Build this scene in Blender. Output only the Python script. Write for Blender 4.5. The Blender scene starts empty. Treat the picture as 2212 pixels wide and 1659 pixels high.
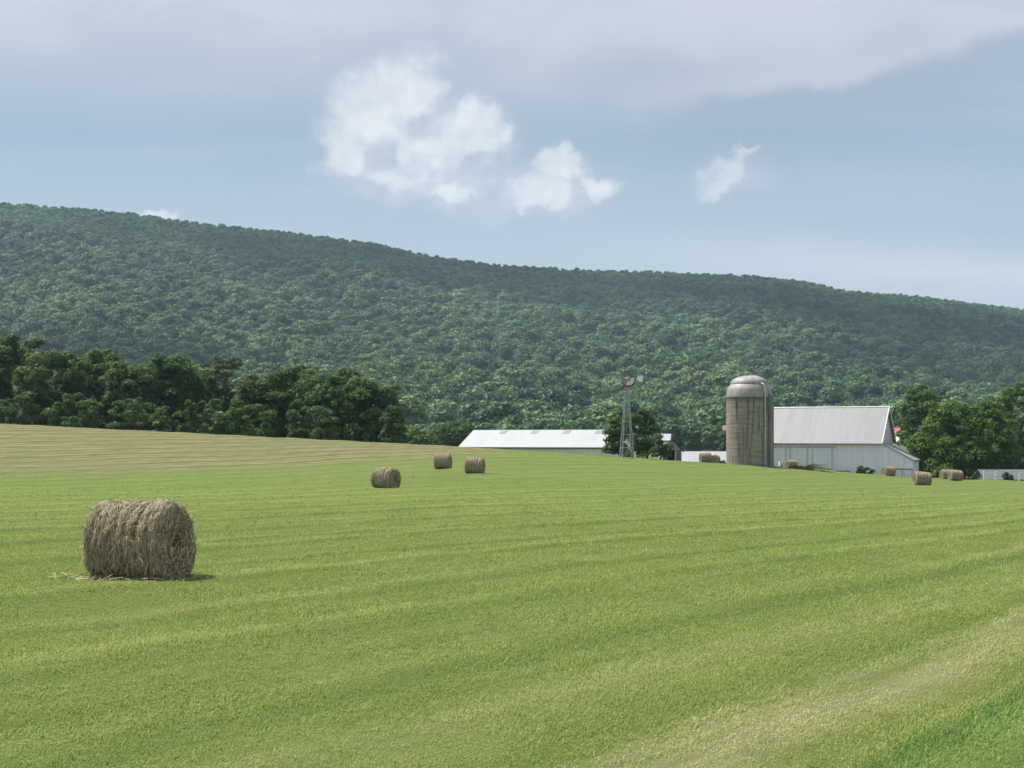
import bpy, math, random
import numpy as np
from mathutils import Vector, Matrix
R = math.radians
SC = bpy.context.scene
C = SC.collection
rng = np.random.default_rng(7)
random.seed(7)
F = 3039.0            # focal length in units of a 2212 wide picture
CX, HY = 1106.0, 950.0   # centre column and eye-level row of that picture
CAMZ = 2.2

# ------------------------------------------------------------ camera
cam = bpy.data.objects.new('camera', bpy.data.cameras.new('camera'))
C.objects.link(cam)
cam.location = (0, 0, CAMZ)
cam.rotation_euler = (R(90), 0, 0)
cam.data.sensor_fit = 'HORIZONTAL'
cam.data.sensor_width = 36
cam.data.lens = 36 * F / 2212
cam.data.shift_y = (HY - 829.5) / 2212
cam.data.clip_start = 0.1
cam.data.clip_end = 30000
SC.camera = cam

# ------------------------------------------------------------ node helper
class NT:
    def __init__(s, nt): s.nt = nt
    def new(s, t, **kw):
        n = s.nt.nodes.new(t)
        for k, v in kw.items(): setattr(n, k, v)
        return n
    def put(s, sock, v):
        if isinstance(v, bpy.types.NodeSocket): s.nt.links.new(v, sock)
        elif v is not None: sock.default_value = v
    def m(s, op, a, b=None, c=None, clamp=False):
        n = s.new('ShaderNodeMath', operation=op, use_clamp=clamp)
        for i, v in enumerate((a, b, c)): s.put(n.inputs[i], v)
        return n.outputs[0]
    def add(s, a, b): return s.m('ADD', a, b)
    def sub(s, a, b): return s.m('SUBTRACT', a, b)
    def mul(s, a, b): return s.m('MULTIPLY', a, b)
    def mx(s, a, b): return s.m('MAXIMUM', a, b)
    def sstep(s, v, lo, hi, a=0.0, b=1.0):
        n = s.new('ShaderNodeMapRange', interpolation_type='SMOOTHSTEP')
        s.put(n.inputs[0], v); s.put(n.inputs[1], lo); s.put(n.inputs[2], hi); s.put(n.inputs[3], a); s.put(n.inputs[4], b)
        return n.outputs[0]
    def lin(s, v, lo, hi, a=0.0, b=1.0):
        n = s.new('ShaderNodeMapRange')
        s.put(n.inputs[0], v); s.put(n.inputs[1], lo); s.put(n.inputs[2], hi); s.put(n.inputs[3], a); s.put(n.inputs[4], b)
        return n.outputs[0]
    def mix(s, f, a, b, mode='MIX'):
        n = s.new('ShaderNodeMix', data_type='RGBA', blend_type=mode)
        s.put(n.inputs[0], f)
        for i, v in ((6, a), (7, b)):
            if isinstance(v, tuple): v = (*v[:3], 1)
            s.put(n.inputs[i], v)
        return n.outputs[2]
    def xyz(s, x, y, z=0.0):
        n = s.new('ShaderNodeCombineXYZ')
        s.put(n.inputs[0], x); s.put(n.inputs[1], y); s.put(n.inputs[2], z)
        return n.outputs[0]
    def sep(s, v):
        n = s.new('ShaderNodeSeparateXYZ'); s.put(n.inputs[0], v)
        return n.outputs[0], n.outputs[1], n.outputs[2]
    def noise(s, v, scale, detail=3.0, rough=0.55, dist=0.0):
        n = s.new('ShaderNodeTexNoise')
        s.put(n.inputs['Vector'], v); s.put(n.inputs['Scale'], scale)
        n.inputs['Detail'].default_value = detail; n.inputs['Roughness'].default_value = rough
        n.inputs['Distortion'].default_value = dist
        return n.outputs[0]
    def ramp(s, f, stops, interp='LINEAR'):
        n = s.new('ShaderNodeValToRGB'); cr = n.color_ramp; cr.interpolation = interp
        while len(cr.elements) < len(stops): cr.elements.new(0.5)
        for e, (p, c) in zip(cr.elements, stops):
            e.position = p; e.color = (*c, 1) if isinstance(c, tuple) else (c, c, c, 1)
        s.put(n.inputs[0], f)
        return n.outputs[0]

def srgb(r, g, b):
    return tuple(((c / 255 + 0.055) / 1.055) ** 2.4 if c > 10 else c / 255 / 12.92 for c in (r, g, b))

# ------------------------------------------------------------ sun, sky, exposure
SUN_AZ = Vector((-0.84, 0.54, 0)).normalized()      # to the sun, in plan: left and a little behind the farm
SUN_EL = R(60)
sd = Vector((SUN_AZ.x * math.cos(SUN_EL), SUN_AZ.y * math.cos(SUN_EL), math.sin(SUN_EL)))
sun = bpy.data.objects.new('sun', bpy.data.lights.new('sun', 'SUN'))
C.objects.link(sun)
sun.data.energy = 4.5
sun.data.angle = R(4.0)
sun.data.color = (1.0, 0.95, 0.86)
sun.rotation_euler = sd.to_track_quat('Z', 'Y').to_euler()
SC.view_settings.view_transform = 'Standard'
SC.view_settings.look = 'None'
EXPO = 0.9
SC.view_settings.exposure = EXPO
SC.view_settings.gamma = 1.0
SC.cycles.max_bounces = 6
SC.cycles.diffuse_bounces = 3
SC.cycles.transmission_bounces = 4
SC.cycles.transparent_max_bounces = 16
SC.cycles.volume_bounces = 0
SC.cycles.use_denoising = True

world = bpy.data.worlds.new('World')
SC.world = world
world.use_nodes = True
world.cycles.sampling_method = 'MANUAL'
world.cycles.sample_map_resolution = 512
wt = NT(world.node_tree)
world.node_tree.nodes.clear()
BG = 0.1
def build_sky():
    n = wt
    out = n.new('ShaderNodeOutputWorld'); bg = n.new('ShaderNodeBackground')
    n.nt.links.new(bg.outputs[0], out.inputs[0])
    bg.inputs[1].default_value = BG
    sky = n.new('ShaderNodeTexSky', sky_type='NISHITA')
    sky.sun_disc = False
    sky.sun_elevation = SUN_EL
    sky.sun_rotation = math.atan2(SUN_AZ.x, SUN_AZ.y)
    sky.air_density = 1.3; sky.dust_density = 1.5
    tc = n.new('ShaderNodeTexCoord')
    dx, dy, dz = n.sep(tc.outputs['Generated'])
    dyc = n.mx(dy, 0.15)
    U = n.mul(n.m('DIVIDE', dx, dyc), F / 1000)     # bearing of a sky direction
    V = n.mul(n.m('DIVIDE', dz, dyc), F / 1000)     # its height
    k = 1 / BG / 2 ** EXPO
    S = lambda r, g, b: tuple(c * k for c in srgb(r, g, b))
    uv = n.xyz(U, V)
    # broad banded wash of thin cloud
    nb = n.noise(n.xyz(n.mul(U, 0.7), n.mul(V, 3.2)), 1.6, 4, 0.5, 0.3)
    Vn = n.add(V, n.mul(n.sub(nb, 0.5), 0.22))
    base = n.ramp(n.lin(Vn, 0.0, 1.3), [
        (0.0, S(208, 216, 228)), (0.20, S(197, 207, 222)), (0.30, S(184, 198, 215)), (0.42, S(174, 188, 208)),
        (0.50, S(161, 178, 199)), (0.58, S(169, 183, 203)), (0.68, S(184, 190, 207)), (1.0, S(193, 196, 210))])
    col = n.mix(0.06, base, sky.outputs[0])
    streak = n.noise(n.xyz(n.mul(U, 0.5), n.mul(V, 7.0), 3.1), 2.2, 4, 0.5, 0.2)
    col = n.mix(n.mul(n.sstep(streak, 0.45, 0.8), 0.2), col, S(208, 214, 226))
    # pale streak low on the right
    ls = n.sstep(n.m('ABSOLUTE', n.add(n.sub(V, n.sub(0.40, n.mul(U, 0.05))), n.mul(n.sub(nb, 0.5), 0.2))), 0.09, 0.0)
    col = n.mix(n.mul(ls, n.sstep(U, 0.1, 0.95, 0.0, 0.75)), col, S(216, 222, 233))
    # the grey-lilac sheet overhead with its crisp lower edge on the right
    ne = n.noise(uv, 5.0, 5, 0.6, 0.2)
    edge = n.ramp(n.lin(U, -1.2, 1.2), [(0.0, 0.69), (0.25, 0.655), (0.55, 0.64), (0.70, 0.70), (0.80, 0.74), (0.9, 0.815), (1.0, 0.90)], 'B_SPLINE')
    dv = n.add(n.sub(V, edge), n.mul(n.sub(ne, 0.5), 0.15))
    soft = n.lin(U, -0.2, 0.5, 0.26, 0.05)
    under = n.mul(n.mul(n.sstep(dv, -0.20, -0.02), n.sstep(U, 0.0, 0.5)), 0.6)
    col = n.mix(under, col, S(163, 178, 198))
    sheet = n.sstep(n.m('DIVIDE', dv, soft), 0.0, 1.0)
    thick = n.noise(n.xyz(n.mul(U, 1.2), n.mul(V, 2.4), 7.0), 2.0, 5, 0.55, 0.3)
    shc = n.ramp(thick, [(0.25, S(180, 190, 208)), (0.5, S(193, 199, 213)), (0.75, S(207, 210, 221))])
    hi = n.mul(n.sstep(V, 0.78, 0.97), n.sstep(thick, 0.35, 0.65, 0.25, 0.9))
    shc = n.mix(hi, shc, S(213, 216, 227))
    rim = n.mul(n.mul(n.sstep(dv, 0.0, 0.03), n.sstep(dv, 0.13, 0.04)), n.sstep(U, 0.1, 0.6))
    shc = n.mix(n.mul(rim, 0.55), shc, S(209, 213, 224))
    col = n.mix(n.mul(sheet, 0.92), col, shc)
    # fair-weather cumulus: ragged heaps, brightest where they bulge
    blobs = [(800, 275, 100, 120), (885, 210, 90, 105), (915, 320, 135, 110), (1030, 300, 82, 75), (765, 345, 75, 62), (920, 380, 130, 56), (855, 378, 125, 48), (960, 408, 105, 42),
             (1195, 428, 98, 50), (1215, 370, 58, 60), (1222, 325, 22, 30), (1290, 400, 50, 28), (1565, 395, 64, 34), (1585, 362, 34, 26), (1608, 338, 16, 20), (1622, 322, 11, 12), (335, 462, 34, 10)]
    def warp(sc, amp, seed):
        w = n.new('ShaderNodeTexNoise'); n.put(w.inputs['Vector'], n.xyz(U, V, seed)); w.inputs['Scale'].default_value = sc; w.inputs['Detail'].default_value = 5; w.inputs['Roughness'].default_value = 0.6
        a, b, _ = n.sep(w.outputs['Color'])
        return n.mul(n.sub(a, 0.5), amp), n.mul(n.sub(b, 0.5), amp)
    w1 = warp(7.0, 0.12, 0.0); w2 = warp(26.0, 0.045, 3.0)
    def body(du, dvv):
        u2 = n.add(n.add(n.add(U, du), w1[0]), w2[0]); v2 = n.add(n.add(n.add(V, dvv), w1[1]), w2[1])
        best = None
        for (px, py, rx, ry) in blobs:
            a = n.mul(n.sub(u2, (px - CX) / 1000), 1000 / rx); b = n.mul(n.sub(v2, (HY - py) / 1000), 1000 / ry)
            d = n.sub(1.0, n.m('SQRT', n.add(n.mul(a, a), n.mul(b, b))))
            d = n.mul(d, min(1.0, 0.35 + (rx * ry) ** 0.5 / 100))
            best = d if best is None else n.m('SMOOTH_MAX', best, d, 0.15)
        return best
    def billow(du, dvv):
        q = n.xyz(n.add(U, du), n.add(V, dvv), 4.4)
        a = n.noise(q, 8.0, 7, 0.56, 0.6); b = n.noise(q, 19.0, 6, 0.55, 0.4)
        return n.add(n.mul(n.sub(a, 0.5), 1.4), n.mul(n.sub(b, 0.5), 0.55))
    B0, N0, N1 = body(0, 0), billow(0, 0), billow(-0.012, 0.022)
    d0 = n.add(n.add(B0, 0.33), n.mul(N0, 1.1))
    rise = n.sub(B0, body(-0.015, 0.06))                       # above 0 on the upper, sunward side of a heap
    up = n.sstep(rise, -0.25, 0.30)
    alpha = n.mul(n.mul(n.sstep(d0, n.lin(up, 0, 1, -0.36, -0.22), n.lin(up, 0, 1, 0.95, 0.66)), n.sstep(B0, -0.45, 0.12)), n.sstep(dy, 0.3, 0.5))
    lightness = n.add(n.add(n.mul(d0, 0.30), 0.20), n.add(n.mul(n.sub(N0, N1), 0.6), n.mul(up, 0.36)))
    cc = n.ramp(lightness, [(0.12, S(184, 194, 211)), (0.42, S(201, 208, 222)), (0.68, S(221, 226, 235)), (0.98, S(240, 242, 246))])
    # thin vapour hanging round and under the heaps
    wide = None
    for (px, py, rx, ry) in [(890, 300, 235, 175), (960, 400, 200, 70), (1180, 415, 190, 90), (1580, 385, 130, 60), (1090, 450, 170, 36)]:
        a = n.mul(n.sub(n.add(U, w1[0]), (px - CX) / 1000), 1000 / rx); b = n.mul(n.sub(n.add(V, w1[1]), (HY - py) / 1000), 1000 / ry)
        d = n.sub(1.0, n.m('SQRT', n.add(n.mul(a, a), n.mul(b, b))))
        wide = d if wide is None else n.m('SMOOTH_MAX', wide, d, 0.2)
    vap = n.mul(n.mul(n.sstep(n.add(wide, n.mul(N0, 0.5)), -0.02, 0.75), 0.42), n.sstep(dy, 0.3, 0.5))
    col = n.mix(vap, col, S(206, 213, 226))
    col = n.mix(n.mul(n.mul(alpha, 0.95), n.sstep(U, 0.25, 0.42, 1.0, 0.72)), col, cc)
    # the sky climbs to a deeper grey blue overhead
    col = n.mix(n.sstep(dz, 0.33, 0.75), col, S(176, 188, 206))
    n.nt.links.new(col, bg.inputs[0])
build_sky()

# ------------------------------------------------------------ object helpers
def tag(o, label=None, cat=None, group=None, kind=None):
    if label: o['label'] = label
    if cat: o['category'] = cat
    if group: o['group'] = group
    if kind: o['kind'] = kind
    return o
def empty(name, loc=(0, 0, 0), rz=0.0):
    o = bpy.data.objects.new(name, None); C.objects.link(o)
    o.location = loc; o.rotation_euler = (0, 0, rz); o.empty_display_size = 0.3
    return o
def copy_tree(o, parent=None):
    c = o.copy(); C.objects.link(c); c.parent = parent
    for ch in [q for q in SC.objects if q.parent == o]: copy_tree(ch, c)
    return c
def mesh_np(name, v, f, smooth=False):
    """v (n,3), f (m,k) with constant k, or a list of such arrays"""
    me = bpy.data.meshes.new(name)
    fs = f if isinstance(f, list) else [f]
    fs = [np.asarray(a, dtype=np.int32) for a in fs if len(a)]
    v = np.asarray(v, dtype=np.float32)
    me.vertices.add(len(v)); me.vertices.foreach_set('co', v.ravel())
    loops = np.concatenate([a.ravel() for a in fs])
    tot = np.concatenate([np.full(len(a), a.shape[1], dtype=np.int32) for a in fs])
    start = np.concatenate([[0], np.cumsum(tot)[:-1]]).astype(np.int32)
    me.loops.add(len(loops)); me.loops.foreach_set('vertex_index', loops)
    me.polygons.add(len(tot)); me.polygons.foreach_set('loop_start', start)
    me.polygons.foreach_set('loop_total', tot)
    me.polygons.foreach_set('use_smooth', np.full(len(tot), smooth, dtype=bool))
    me.update(calc_edges=True); me.validate()
    return me
def link(name, me, mat=None, parent=None):
    o = bpy.data.objects.new(name, me); C.objects.link(o)
    if mat and not me.materials: me.materials.append(mat)
    if parent: o.parent = parent
    return o
class MB:
    def __init__(s): s.v = []; s.f = []
    def poly(s, pts):
        i = len(s.v); s.v += [tuple(p) for p in pts]; s.f.append(tuple(range(i, i + len(pts)))); return s
    def hexa(s, p):          # 8 points: bottom ring 4, top ring 4
        i = len(s.v); s.v += [tuple(q) for q in p]
        for q in ((3, 2, 1, 0), (4, 5, 6, 7), (0, 1, 5, 4), (1, 2, 6, 5), (2, 3, 7, 6), (3, 0, 4, 7)): s.f.append(tuple(i + k for k in q))
        return s
    def box(s, x0, x1, y0, y1, z0, z1):
        return s.hexa([(x0, y0, z0), (x1, y0, z0), (x1, y1, z0), (x0, y1, z0), (x0, y0, z1), (x1, y0, z1), (x1, y1, z1), (x0, y1, z1)])
    def prism(s, pts, d):    # planar polygon extruded by vector d
        n = len(pts); i = len(s.v); d = Vector(d)
        s.v += [tuple(p) for p in pts] + [tuple(Vector(p) + d) for p in pts]
        s.f.append(tuple(range(i + n - 1, i - 1, -1))); s.f.append(tuple(range(i + n, i + 2 * n)))
        for k in range(n):
            s.f.append((i + k, i + (k + 1) % n, i + n + (k + 1) % n, i + n + k))
        return s
    def tube(s, pts, r, n=8, cap=True):
        pts = [Vector(p) for p in pts]; rs = r if isinstance(r, (list, tuple)) else [r] * len(pts)
        i = len(s.v)
        for j, p in enumerate(pts):
            d = (pts[min(j + 1, len(pts) - 1)] - pts[max(j - 1, 0)]).normalized()
            a = d.cross(Vector((0, 0, 1)) if abs(d.z) < 0.9 else Vector((1, 0, 0))).normalized(); b = d.cross(a)
            for k in range(n):
                t = 2 * math.pi * k / n
                s.v.append(tuple(p + (a * math.cos(t) + b * math.sin(t)) * rs[j]))
        for j in range(len(pts) - 1):
            for k in range(n):
                s.f.append((i + j * n + k, i + j * n + (k + 1) % n, i + (j + 1) * n + (k + 1) % n, i + (j + 1) * n + k))
        if cap:
            s.f.append(tuple(i + k for k in range(n))); e = i + (len(pts) - 1) * n
            s.f.append(tuple(e + k for k in reversed(range(n))))
        return s
    def lathe(s, prof, n=48, a0=0.0, a1=2 * math.pi):
        i = len(s.v); full = abs(a1 - a0 - 2 * math.pi) < 1e-6; cols = n if full else n + 1
        for r, z in prof:
            for k in range(cols):
                t = a0 + (a1 - a0) * k / n
                s.v.append((r * math.cos(t), r * math.sin(t), z))
        for j in range(len(prof) - 1):
            for k in range(n):
                s.f.append((i + j * cols + k, i + j * cols + (k + 1) % cols, i + (j + 1) * cols + (k + 1) % cols, i + (j + 1) * cols + k))
        return s
    def build(s, name, mat, parent=None, smooth=False):
        me = bpy.data.meshes.new(name); me.from_pydata(s.v, [], s.f); me.update()
        if smooth:
            me.polygons.foreach_set('use_smooth', np.ones(len(me.polygons), dtype=bool))
            me.set_sharp_from_angle(angle=R(40))
        return link(name, me, mat, parent)

# ------------------------------------------------------------ materials
def mat_new(name):
    m = bpy.data.materials.new(name); m.use_nodes = True
    nt = NT(m.node_tree); b = m.node_tree.nodes['Principled BSDF']
    return m, nt, b
def mat_mottle(name, c1, c2, scale=2.0, rough=0.8, stretch=(1, 1, 1), metal=0.0, bump=0.0, detail=5):
    m, n, b = mat_new(name)
    tc = n.new('ShaderNodeTexCoord'); mp = n.new('ShaderNodeMapping'); n.put(mp.inputs[0], tc.outputs['Object'])
    mp.inputs['Scale'].default_value = stretch
    nz = n.noise(mp.outputs[0], scale, detail, 0.6)
    n.put(b.inputs['Base Color'], n.mix(n.sstep(nz, 0.3, 0.7), c1, c2))
    b.inputs['Roughness'].default_value = rough; b.inputs['Metallic'].default_value = metal
    b.inputs['Specular IOR Level'].default_value = 0.3
    if bump:
        bp = n.new('ShaderNodeBump'); bp.inputs['Strength'].default_value = bump; bp.inputs['Distance'].default_value = 0.05
        n.put(bp.inputs['Height'], nz); n.put(b.inputs['Normal'], bp.outputs[0])
    return m
def mat_leaf(name, dark, light, translucent=0.3, per_object=False, yellow=None, blotch=0.35):
    m, n, b = mat_new(name)
    geo = n.new('ShaderNodeNewGeometry')
    ri = geo.outputs['Random Per Island']
    tc = n.new('ShaderNodeTexCoord')
    nz = n.noise(tc.outputs['Object'], blotch, 3, 0.5)
    f = n.add(n.mul(ri, 0.5), n.mul(n.sstep(nz, 0.35, 0.65), 0.5))
    if per_object:
        oi = n.new('ShaderNodeObjectInfo'); orr = oi.outputs['Random']
        rz = n.noise(oi.outputs['Location'], 0.006, 3, 0.6)
        f = n.m('ADD', n.add(n.mul(ri, 0.12), n.mul(orr, 0.70)), n.mul(n.sstep(rz, 0.35, 0.68), 0.36), clamp=True)
    col = n.ramp(f, [(0.0, (0.011, 0.038, 0.020)), (0.30, (0.030, 0.082, 0.034)), (0.6, (0.076, 0.155, 0.058)), (0.85, (0.135, 0.225, 0.086)), (1.0, (0.205, 0.262, 0.095))]) if per_object else n.mix(f, dark, light)
    if yellow:
        yz = n.noise(tc.outputs['Object'], blotch * 1.3, 2, 0.5)
        col = n.mix(n.mul(n.sstep(yz, 0.60, 0.72), 0.8), col, yellow)
    n.put(b.inputs['Base Color'], col)
    b.inputs['Roughness'].default_value = 0.6; b.inputs['Specular IOR Level'].default_value = 0.25
    tr = n.new('ShaderNodeBsdfTranslucent'); n.put(tr.inputs[0], n.mix(0.5, col, light))
    ms = n.new('ShaderNodeMixShader'); ms.inputs[0].default_value = translucent
    n.nt.links.new(b.outputs[0], ms.inputs[1]); n.nt.links.new(tr.outputs[0], ms.inputs[2])
    n.nt.links.new(ms.outputs[0], m.node_tree.nodes['Material Output'].inputs[0])
    return m

MOW = R(33.6)     # bearing of the mowing rows
def field_colour(n, hay_sock):
    """colour of the mown field, fixed to the ground (used by soil sheet and grass blades alike)"""
    geo = n.new('ShaderNodeNewGeometry')
    x, y, z = n.sep(geo.outputs['Position'])
    cs, sn = math.cos(MOW), math.sin(MOW)
    r = n.sub(n.mul(x, cs), n.mul(y, sn)); a = n.add(n.mul(x, sn), n.mul(y, cs))
    ra = n.xyz(r, n.mul(a, 0.05)); raf = n.xyz(n.mul(r, 1.7), n.mul(a, 0.11), 5.0)
    n1 = n.noise(ra, 0.62, 4, 0.6); n2 = n.noise(n.xyz(x, y), 0.05, 4, 0.55, 0.3)
    n3 = n.noise(raf, 1.5, 5, 0.65); n4 = n.noise(n.xyz(x, y, 2.0), 0.9, 5, 0.7)
    green = n.mix(n.sstep(n.add(n.mul(n1, 0.6), n.mul(n2, 0.4)), 0.25, 0.75), (0.126, 0.174, 0.040), (0.164, 0.198, 0.056))
    green = n.mix(n.sstep(n3, 0.52, 0.75, 0.0, 0.45), green, (0.19, 0.218, 0.070))
    green = n.mix(n.sstep(n3, 0.46, 0.28, 0.0, 0.5), green, (0.085, 0.135, 0.030))
    # cutter-width rows
    wv = n.m('SINE', n.add(n.mul(r, 2 * math.pi / 3.1), n.mul(n.sub(n2, 0.5), 5.0)))
    nl = n.noise(n.xyz(n.mul(r, 0.25), n.mul(a, 0.04), 21.0), 1.0, 3, 0.5)
    green = n.mix(n.mul(n.sstep(n.add(wv, n.mul(n.sub(n3, 0.5), 0.9)), 0.62, 1.0), n.mul(n.sstep(nl, 0.36, 0.56, 0.15, 0.75), n.sstep(y, 8.0, 40.0, 0.55, 1.0))), green, (0.078, 0.128, 0.030))
    wl = n.m('SINE', n.add(n.mul(r, 2 * math.pi / 3.1), n.add(n.mul(n.sub(n2, 0.5), 5.0), 1.9)))
    green = n.mix(n.mul(n.sstep(n.add(wl, n.mul(n.sub(n3, 0.5), 0.9)), 0.68, 1.05), n.mul(n.sstep(nl, 0.60, 0.42, 0.1, 0.65), n.sstep(y, 8.0, 40.0, 0.6, 1.0))), green, (0.25, 0.27, 0.10))
    # dry blotches and bare earth
    green = n.mix(n.sstep(n4, 0.62, 0.74, 0.0, 0.5), green, (0.20, 0.16, 0.075))
    weed = n.noise(n.xyz(x, y, 31.0), 1.7, 5, 0.7)
    green = n.mix(n.sstep(weed, 0.60, 0.70, 0.0, 0.6), green, (0.055, 0.11, 0.026))
    # tan headland strip and the greener verge beside it
    wig = n.mul(n.sub(n.noise(n.xyz(x, y, 9.0), 0.7, 4, 0.6), 0.5), 0.9)
    rr = n.add(r, wig)
    band = n.sstep(n.m('ABSOLUTE', n.add(rr, 4.55)), 0.85, 0.1)
    band2 = n.mul(n.sstep(n.m('ABSOLUTE', n.add(rr, 6.9)), 0.6, 0.1), 0.3)
    band = n.mul(n.mx(band, band2), n.sstep(n3, 0.28, 0.62, 0.25, 1.0))
    green = n.mix(band, green, (0.295, 0.285, 0.15))
    verge = n.sstep(n.add(r, n.mul(wig, 0.25)), -3.55, -3.35)
    vc = n.mix(n.sstep(n4, 0.35, 0.65), (0.105, 0.175, 0.042), (0.145, 0.215, 0.058))
    vc = n.mix(n.mul(n.sstep(n.add(r, n.mul(wig, 0.25)), -3.0, -3.4), 0.55), vc, (0.045, 0.10, 0.022))  # darker verge edge: taller grass, with its shadow painted in
    green = n.mix(verge, green, vc)
    if hay_sock is None: return green, n3, r
    # cut hay lying in swaths
    dr = n.add(r, n.mul(n.sub(n.noise(n.xyz(x, y, 4.0), 0.08, 3, 0.5), 0.5), 1.4))
    sw = n.m('SINE', n.mul(dr, 2 * math.pi / 3.3))
    h1 = n.noise(n.xyz(r, n.mul(a, 0.2), 3.0), 0.9, 5, 0.65)
    hay = n.mix(n.sstep(h1, 0.3, 0.7), (0.195, 0.160, 0.094), (0.285, 0.238, 0.148))
    hay = n.mix(n.mul(n.sstep(n.add(sw, n.mul(n.sub(h1, 0.5), -2.4)), 0.1, 0.9), 0.95), hay, (0.105, 0.088, 0.048))
    hay = n.mix(n.mul(n.sstep(n.add(n2, n.mul(n.sub(h1, 0.5), 0.35)), 0.46, 0.66), 0.4), hay, (0.145, 0.158, 0.06))
    lump = n.noise(n.xyz(r, n.mul(a, 0.35), 12.0), 0.35, 5, 0.6)
    hay = n.mix(n.sstep(lump, 0.62, 0.70, 0.0, 0.7), hay, (0.07, 0.062, 0.032))
    hs = n.add(hay_sock, n.mul(n.sub(n.noise(n.xyz(n.mul(r, 1.0), n.mul(a, 0.12), 8.0), 0.5, 5, 0.65), 0.5), 1.1))
    return n.mix(n.sstep(hs, 0.35, 0.65), green, hay), n3, r
def mat_field():
    m, n, b = mat_new('field_turf')
    at = n.new('ShaderNodeAttribute', attribute_name='hay')
    col, n3, r = field_colour(n, at.outputs['Fac'])
    geo = n.new('ShaderNodeNewGeometry')
    x, y, z = n.sep(geo.outputs['Position'])
    fine = n.noise(n.xyz(x, n.mul(y, 0.6)), 5.0, 6, 0.75)
    coarse = n.noise(n.xyz(n.mul(r, 1.0), n.mul(n.add(n.mul(x, math.sin(MOW)), n.mul(y, math.cos(MOW))), 0.45), 6.0), 1.1, 6, 0.72)
    col = n.mix(n.sstep(fine, 0.35, 0.75, 0.0, 0.35), col, (0.2, 0.22, 0.085))
    col = n.mix(n.sstep(fine, 0.48, 0.25, 0.0, 0.6), col, (0.06, 0.095, 0.022))
    col = n.mix(n.sstep(coarse, 0.52, 0.34, 0.0, 0.55), col, (0.07, 0.115, 0.026))
    col = n.mix(n.sstep(y, 50.0, 120.0, 0.0, 0.34), col, (0.05, 0.08, 0.02))
    col = n.mix(n.sstep(y, 100.0, 25.0, 0.0, 0.5), col, (0.05, 0.064, 0.021))     # near ground darkened, painting in the shade between the blades
    n.put(b.inputs['Base Color'], col)
    b.inputs['Roughness'].default_value = 0.95; b.inputs['Specular IOR Level'].default_value = 0.05
    bp = n.new('ShaderNodeBump'); bp.inputs['Strength'].default_value = 0.9; bp.inputs['Distance'].default_value = 0.12
    n.put(bp.inputs['Height'], n.add(n.mul(fine, 0.6), n3)); n.put(b.inputs['Normal'], bp.outputs[0])
    return m
def mat_grass():
    m, n, b = mat_new('grass_blade')
    col, n3, r = field_colour(n, None)
    geo = n.new('ShaderNodeNewGeometry'); ri = geo.outputs['Random Per Island']
    vm = n.new('ShaderNodeVectorMath', operation='MULTIPLY'); n.put(vm.inputs[0], col); vm.inputs[1].default_value = (2.02, 1.98, 2.0)
    col = vm.outputs[0]
    col = n.mix(n.sstep(ri, 0.66, 1.0, 0.0, 0.5), col, (0.42, 0.44, 0.18))
    col = n.mix(n.sstep(ri, 0.3, 0.0, 0.0, 0.35), col, (0.095, 0.165, 0.04))
    n.put(b.inputs['Base Color'], col); b.inputs['Roughness'].default_value = 0.6
    b.inputs['Specular IOR Level'].default_value = 0.2
    tr = n.new('ShaderNodeBsdfTranslucent'); n.put(tr.inputs[0], col)
    ms = n.new('ShaderNodeMixShader'); ms.inputs[0].default_value = 0.4
    n.nt.links.new(b.outputs[0], ms.inputs[1]); n.nt.links.new(tr.outputs[0], ms.inputs[2])
    n.nt.links.new(ms.outputs[0], m.node_tree.nodes['Material Output'].inputs[0])
    return m

# ------------------------------------------------------------ the lie of the land
def pchip(xs, ys, xq):
    xs = np.asarray(xs, float); ys = np.asarray(ys, float)
    h = np.diff(xs); d = np.diff(ys) / h
    m = np.zeros(len(xs)); m[0] = d[0]; m[-1] = d[-1]
    for i in range(1, len(xs) - 1):
        if d[i - 1] * d[i] > 0:
            w1 = 2 * h[i] + h[i - 1]; w2 = h[i] + 2 * h[i - 1]
            m[i] = (w1 + w2) / (w1 / d[i - 1] + w2 / d[i])
    xq = np.clip(xq, xs[0], xs[-1]); k = np.clip(np.searchsorted(xs, xq) - 1, 0, len(h) - 1)
    t = (xq - xs[k]) / h[k]
    return ((2 * t**3 - 3 * t**2 + 1) * ys[k] + (t**3 - 2 * t**2 + t) * h[k] * m[k] + (-2 * t**3 + 3 * t**2) * ys[k + 1] + (t**3 - t**2) * h[k] * m[k + 1])
COLS = [0, 550, 957, 1300, 1617, 1992, 2212]
PROF = [   # (distance, metres below the eye); last entry is the crest
    [(0, 2.2), (25, 2.48), (60, 3.0), (97, 3.19), (130, 2.4), (160, .63), (190, -1.37), (212, -2.44)],
    [(0, 2.2), (25, 2.50), (60, 3.0), (97, 3.35), (130, 2.9), (160, 1.84), (190, .31), (210, -.52)],
    [(0, 2.2), (25, 2.50), (60, 2.95), (97, 3.29), (138, 2.72), (165, 1.9), (190, 1.25), (208, .89)],
    [(0, 2.2), (25, 2.50), (60, 3.05), (97, 3.5), (138, 3.35), (165, 3.0), (190, 2.45), (205, 2.29)],
    [(0, 2.2), (25, 2.52), (60, 3.15), (97, 3.7), (138, 3.95), (165, 3.8), (180, 3.5), (192, 3.40)],
    [(0, 2.2), (25, 2.60), (60, 3.3), (97, 4.0), (144, 4.7), (165, 4.95), (180, 5.1), (192, 5.15)],
    [(0, 2.2), (25, 2.60), (60, 3.35), (97, 4.15), (144, 5.0), (165, 5.35), (180, 5.5), (192, 5.6)]]
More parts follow.
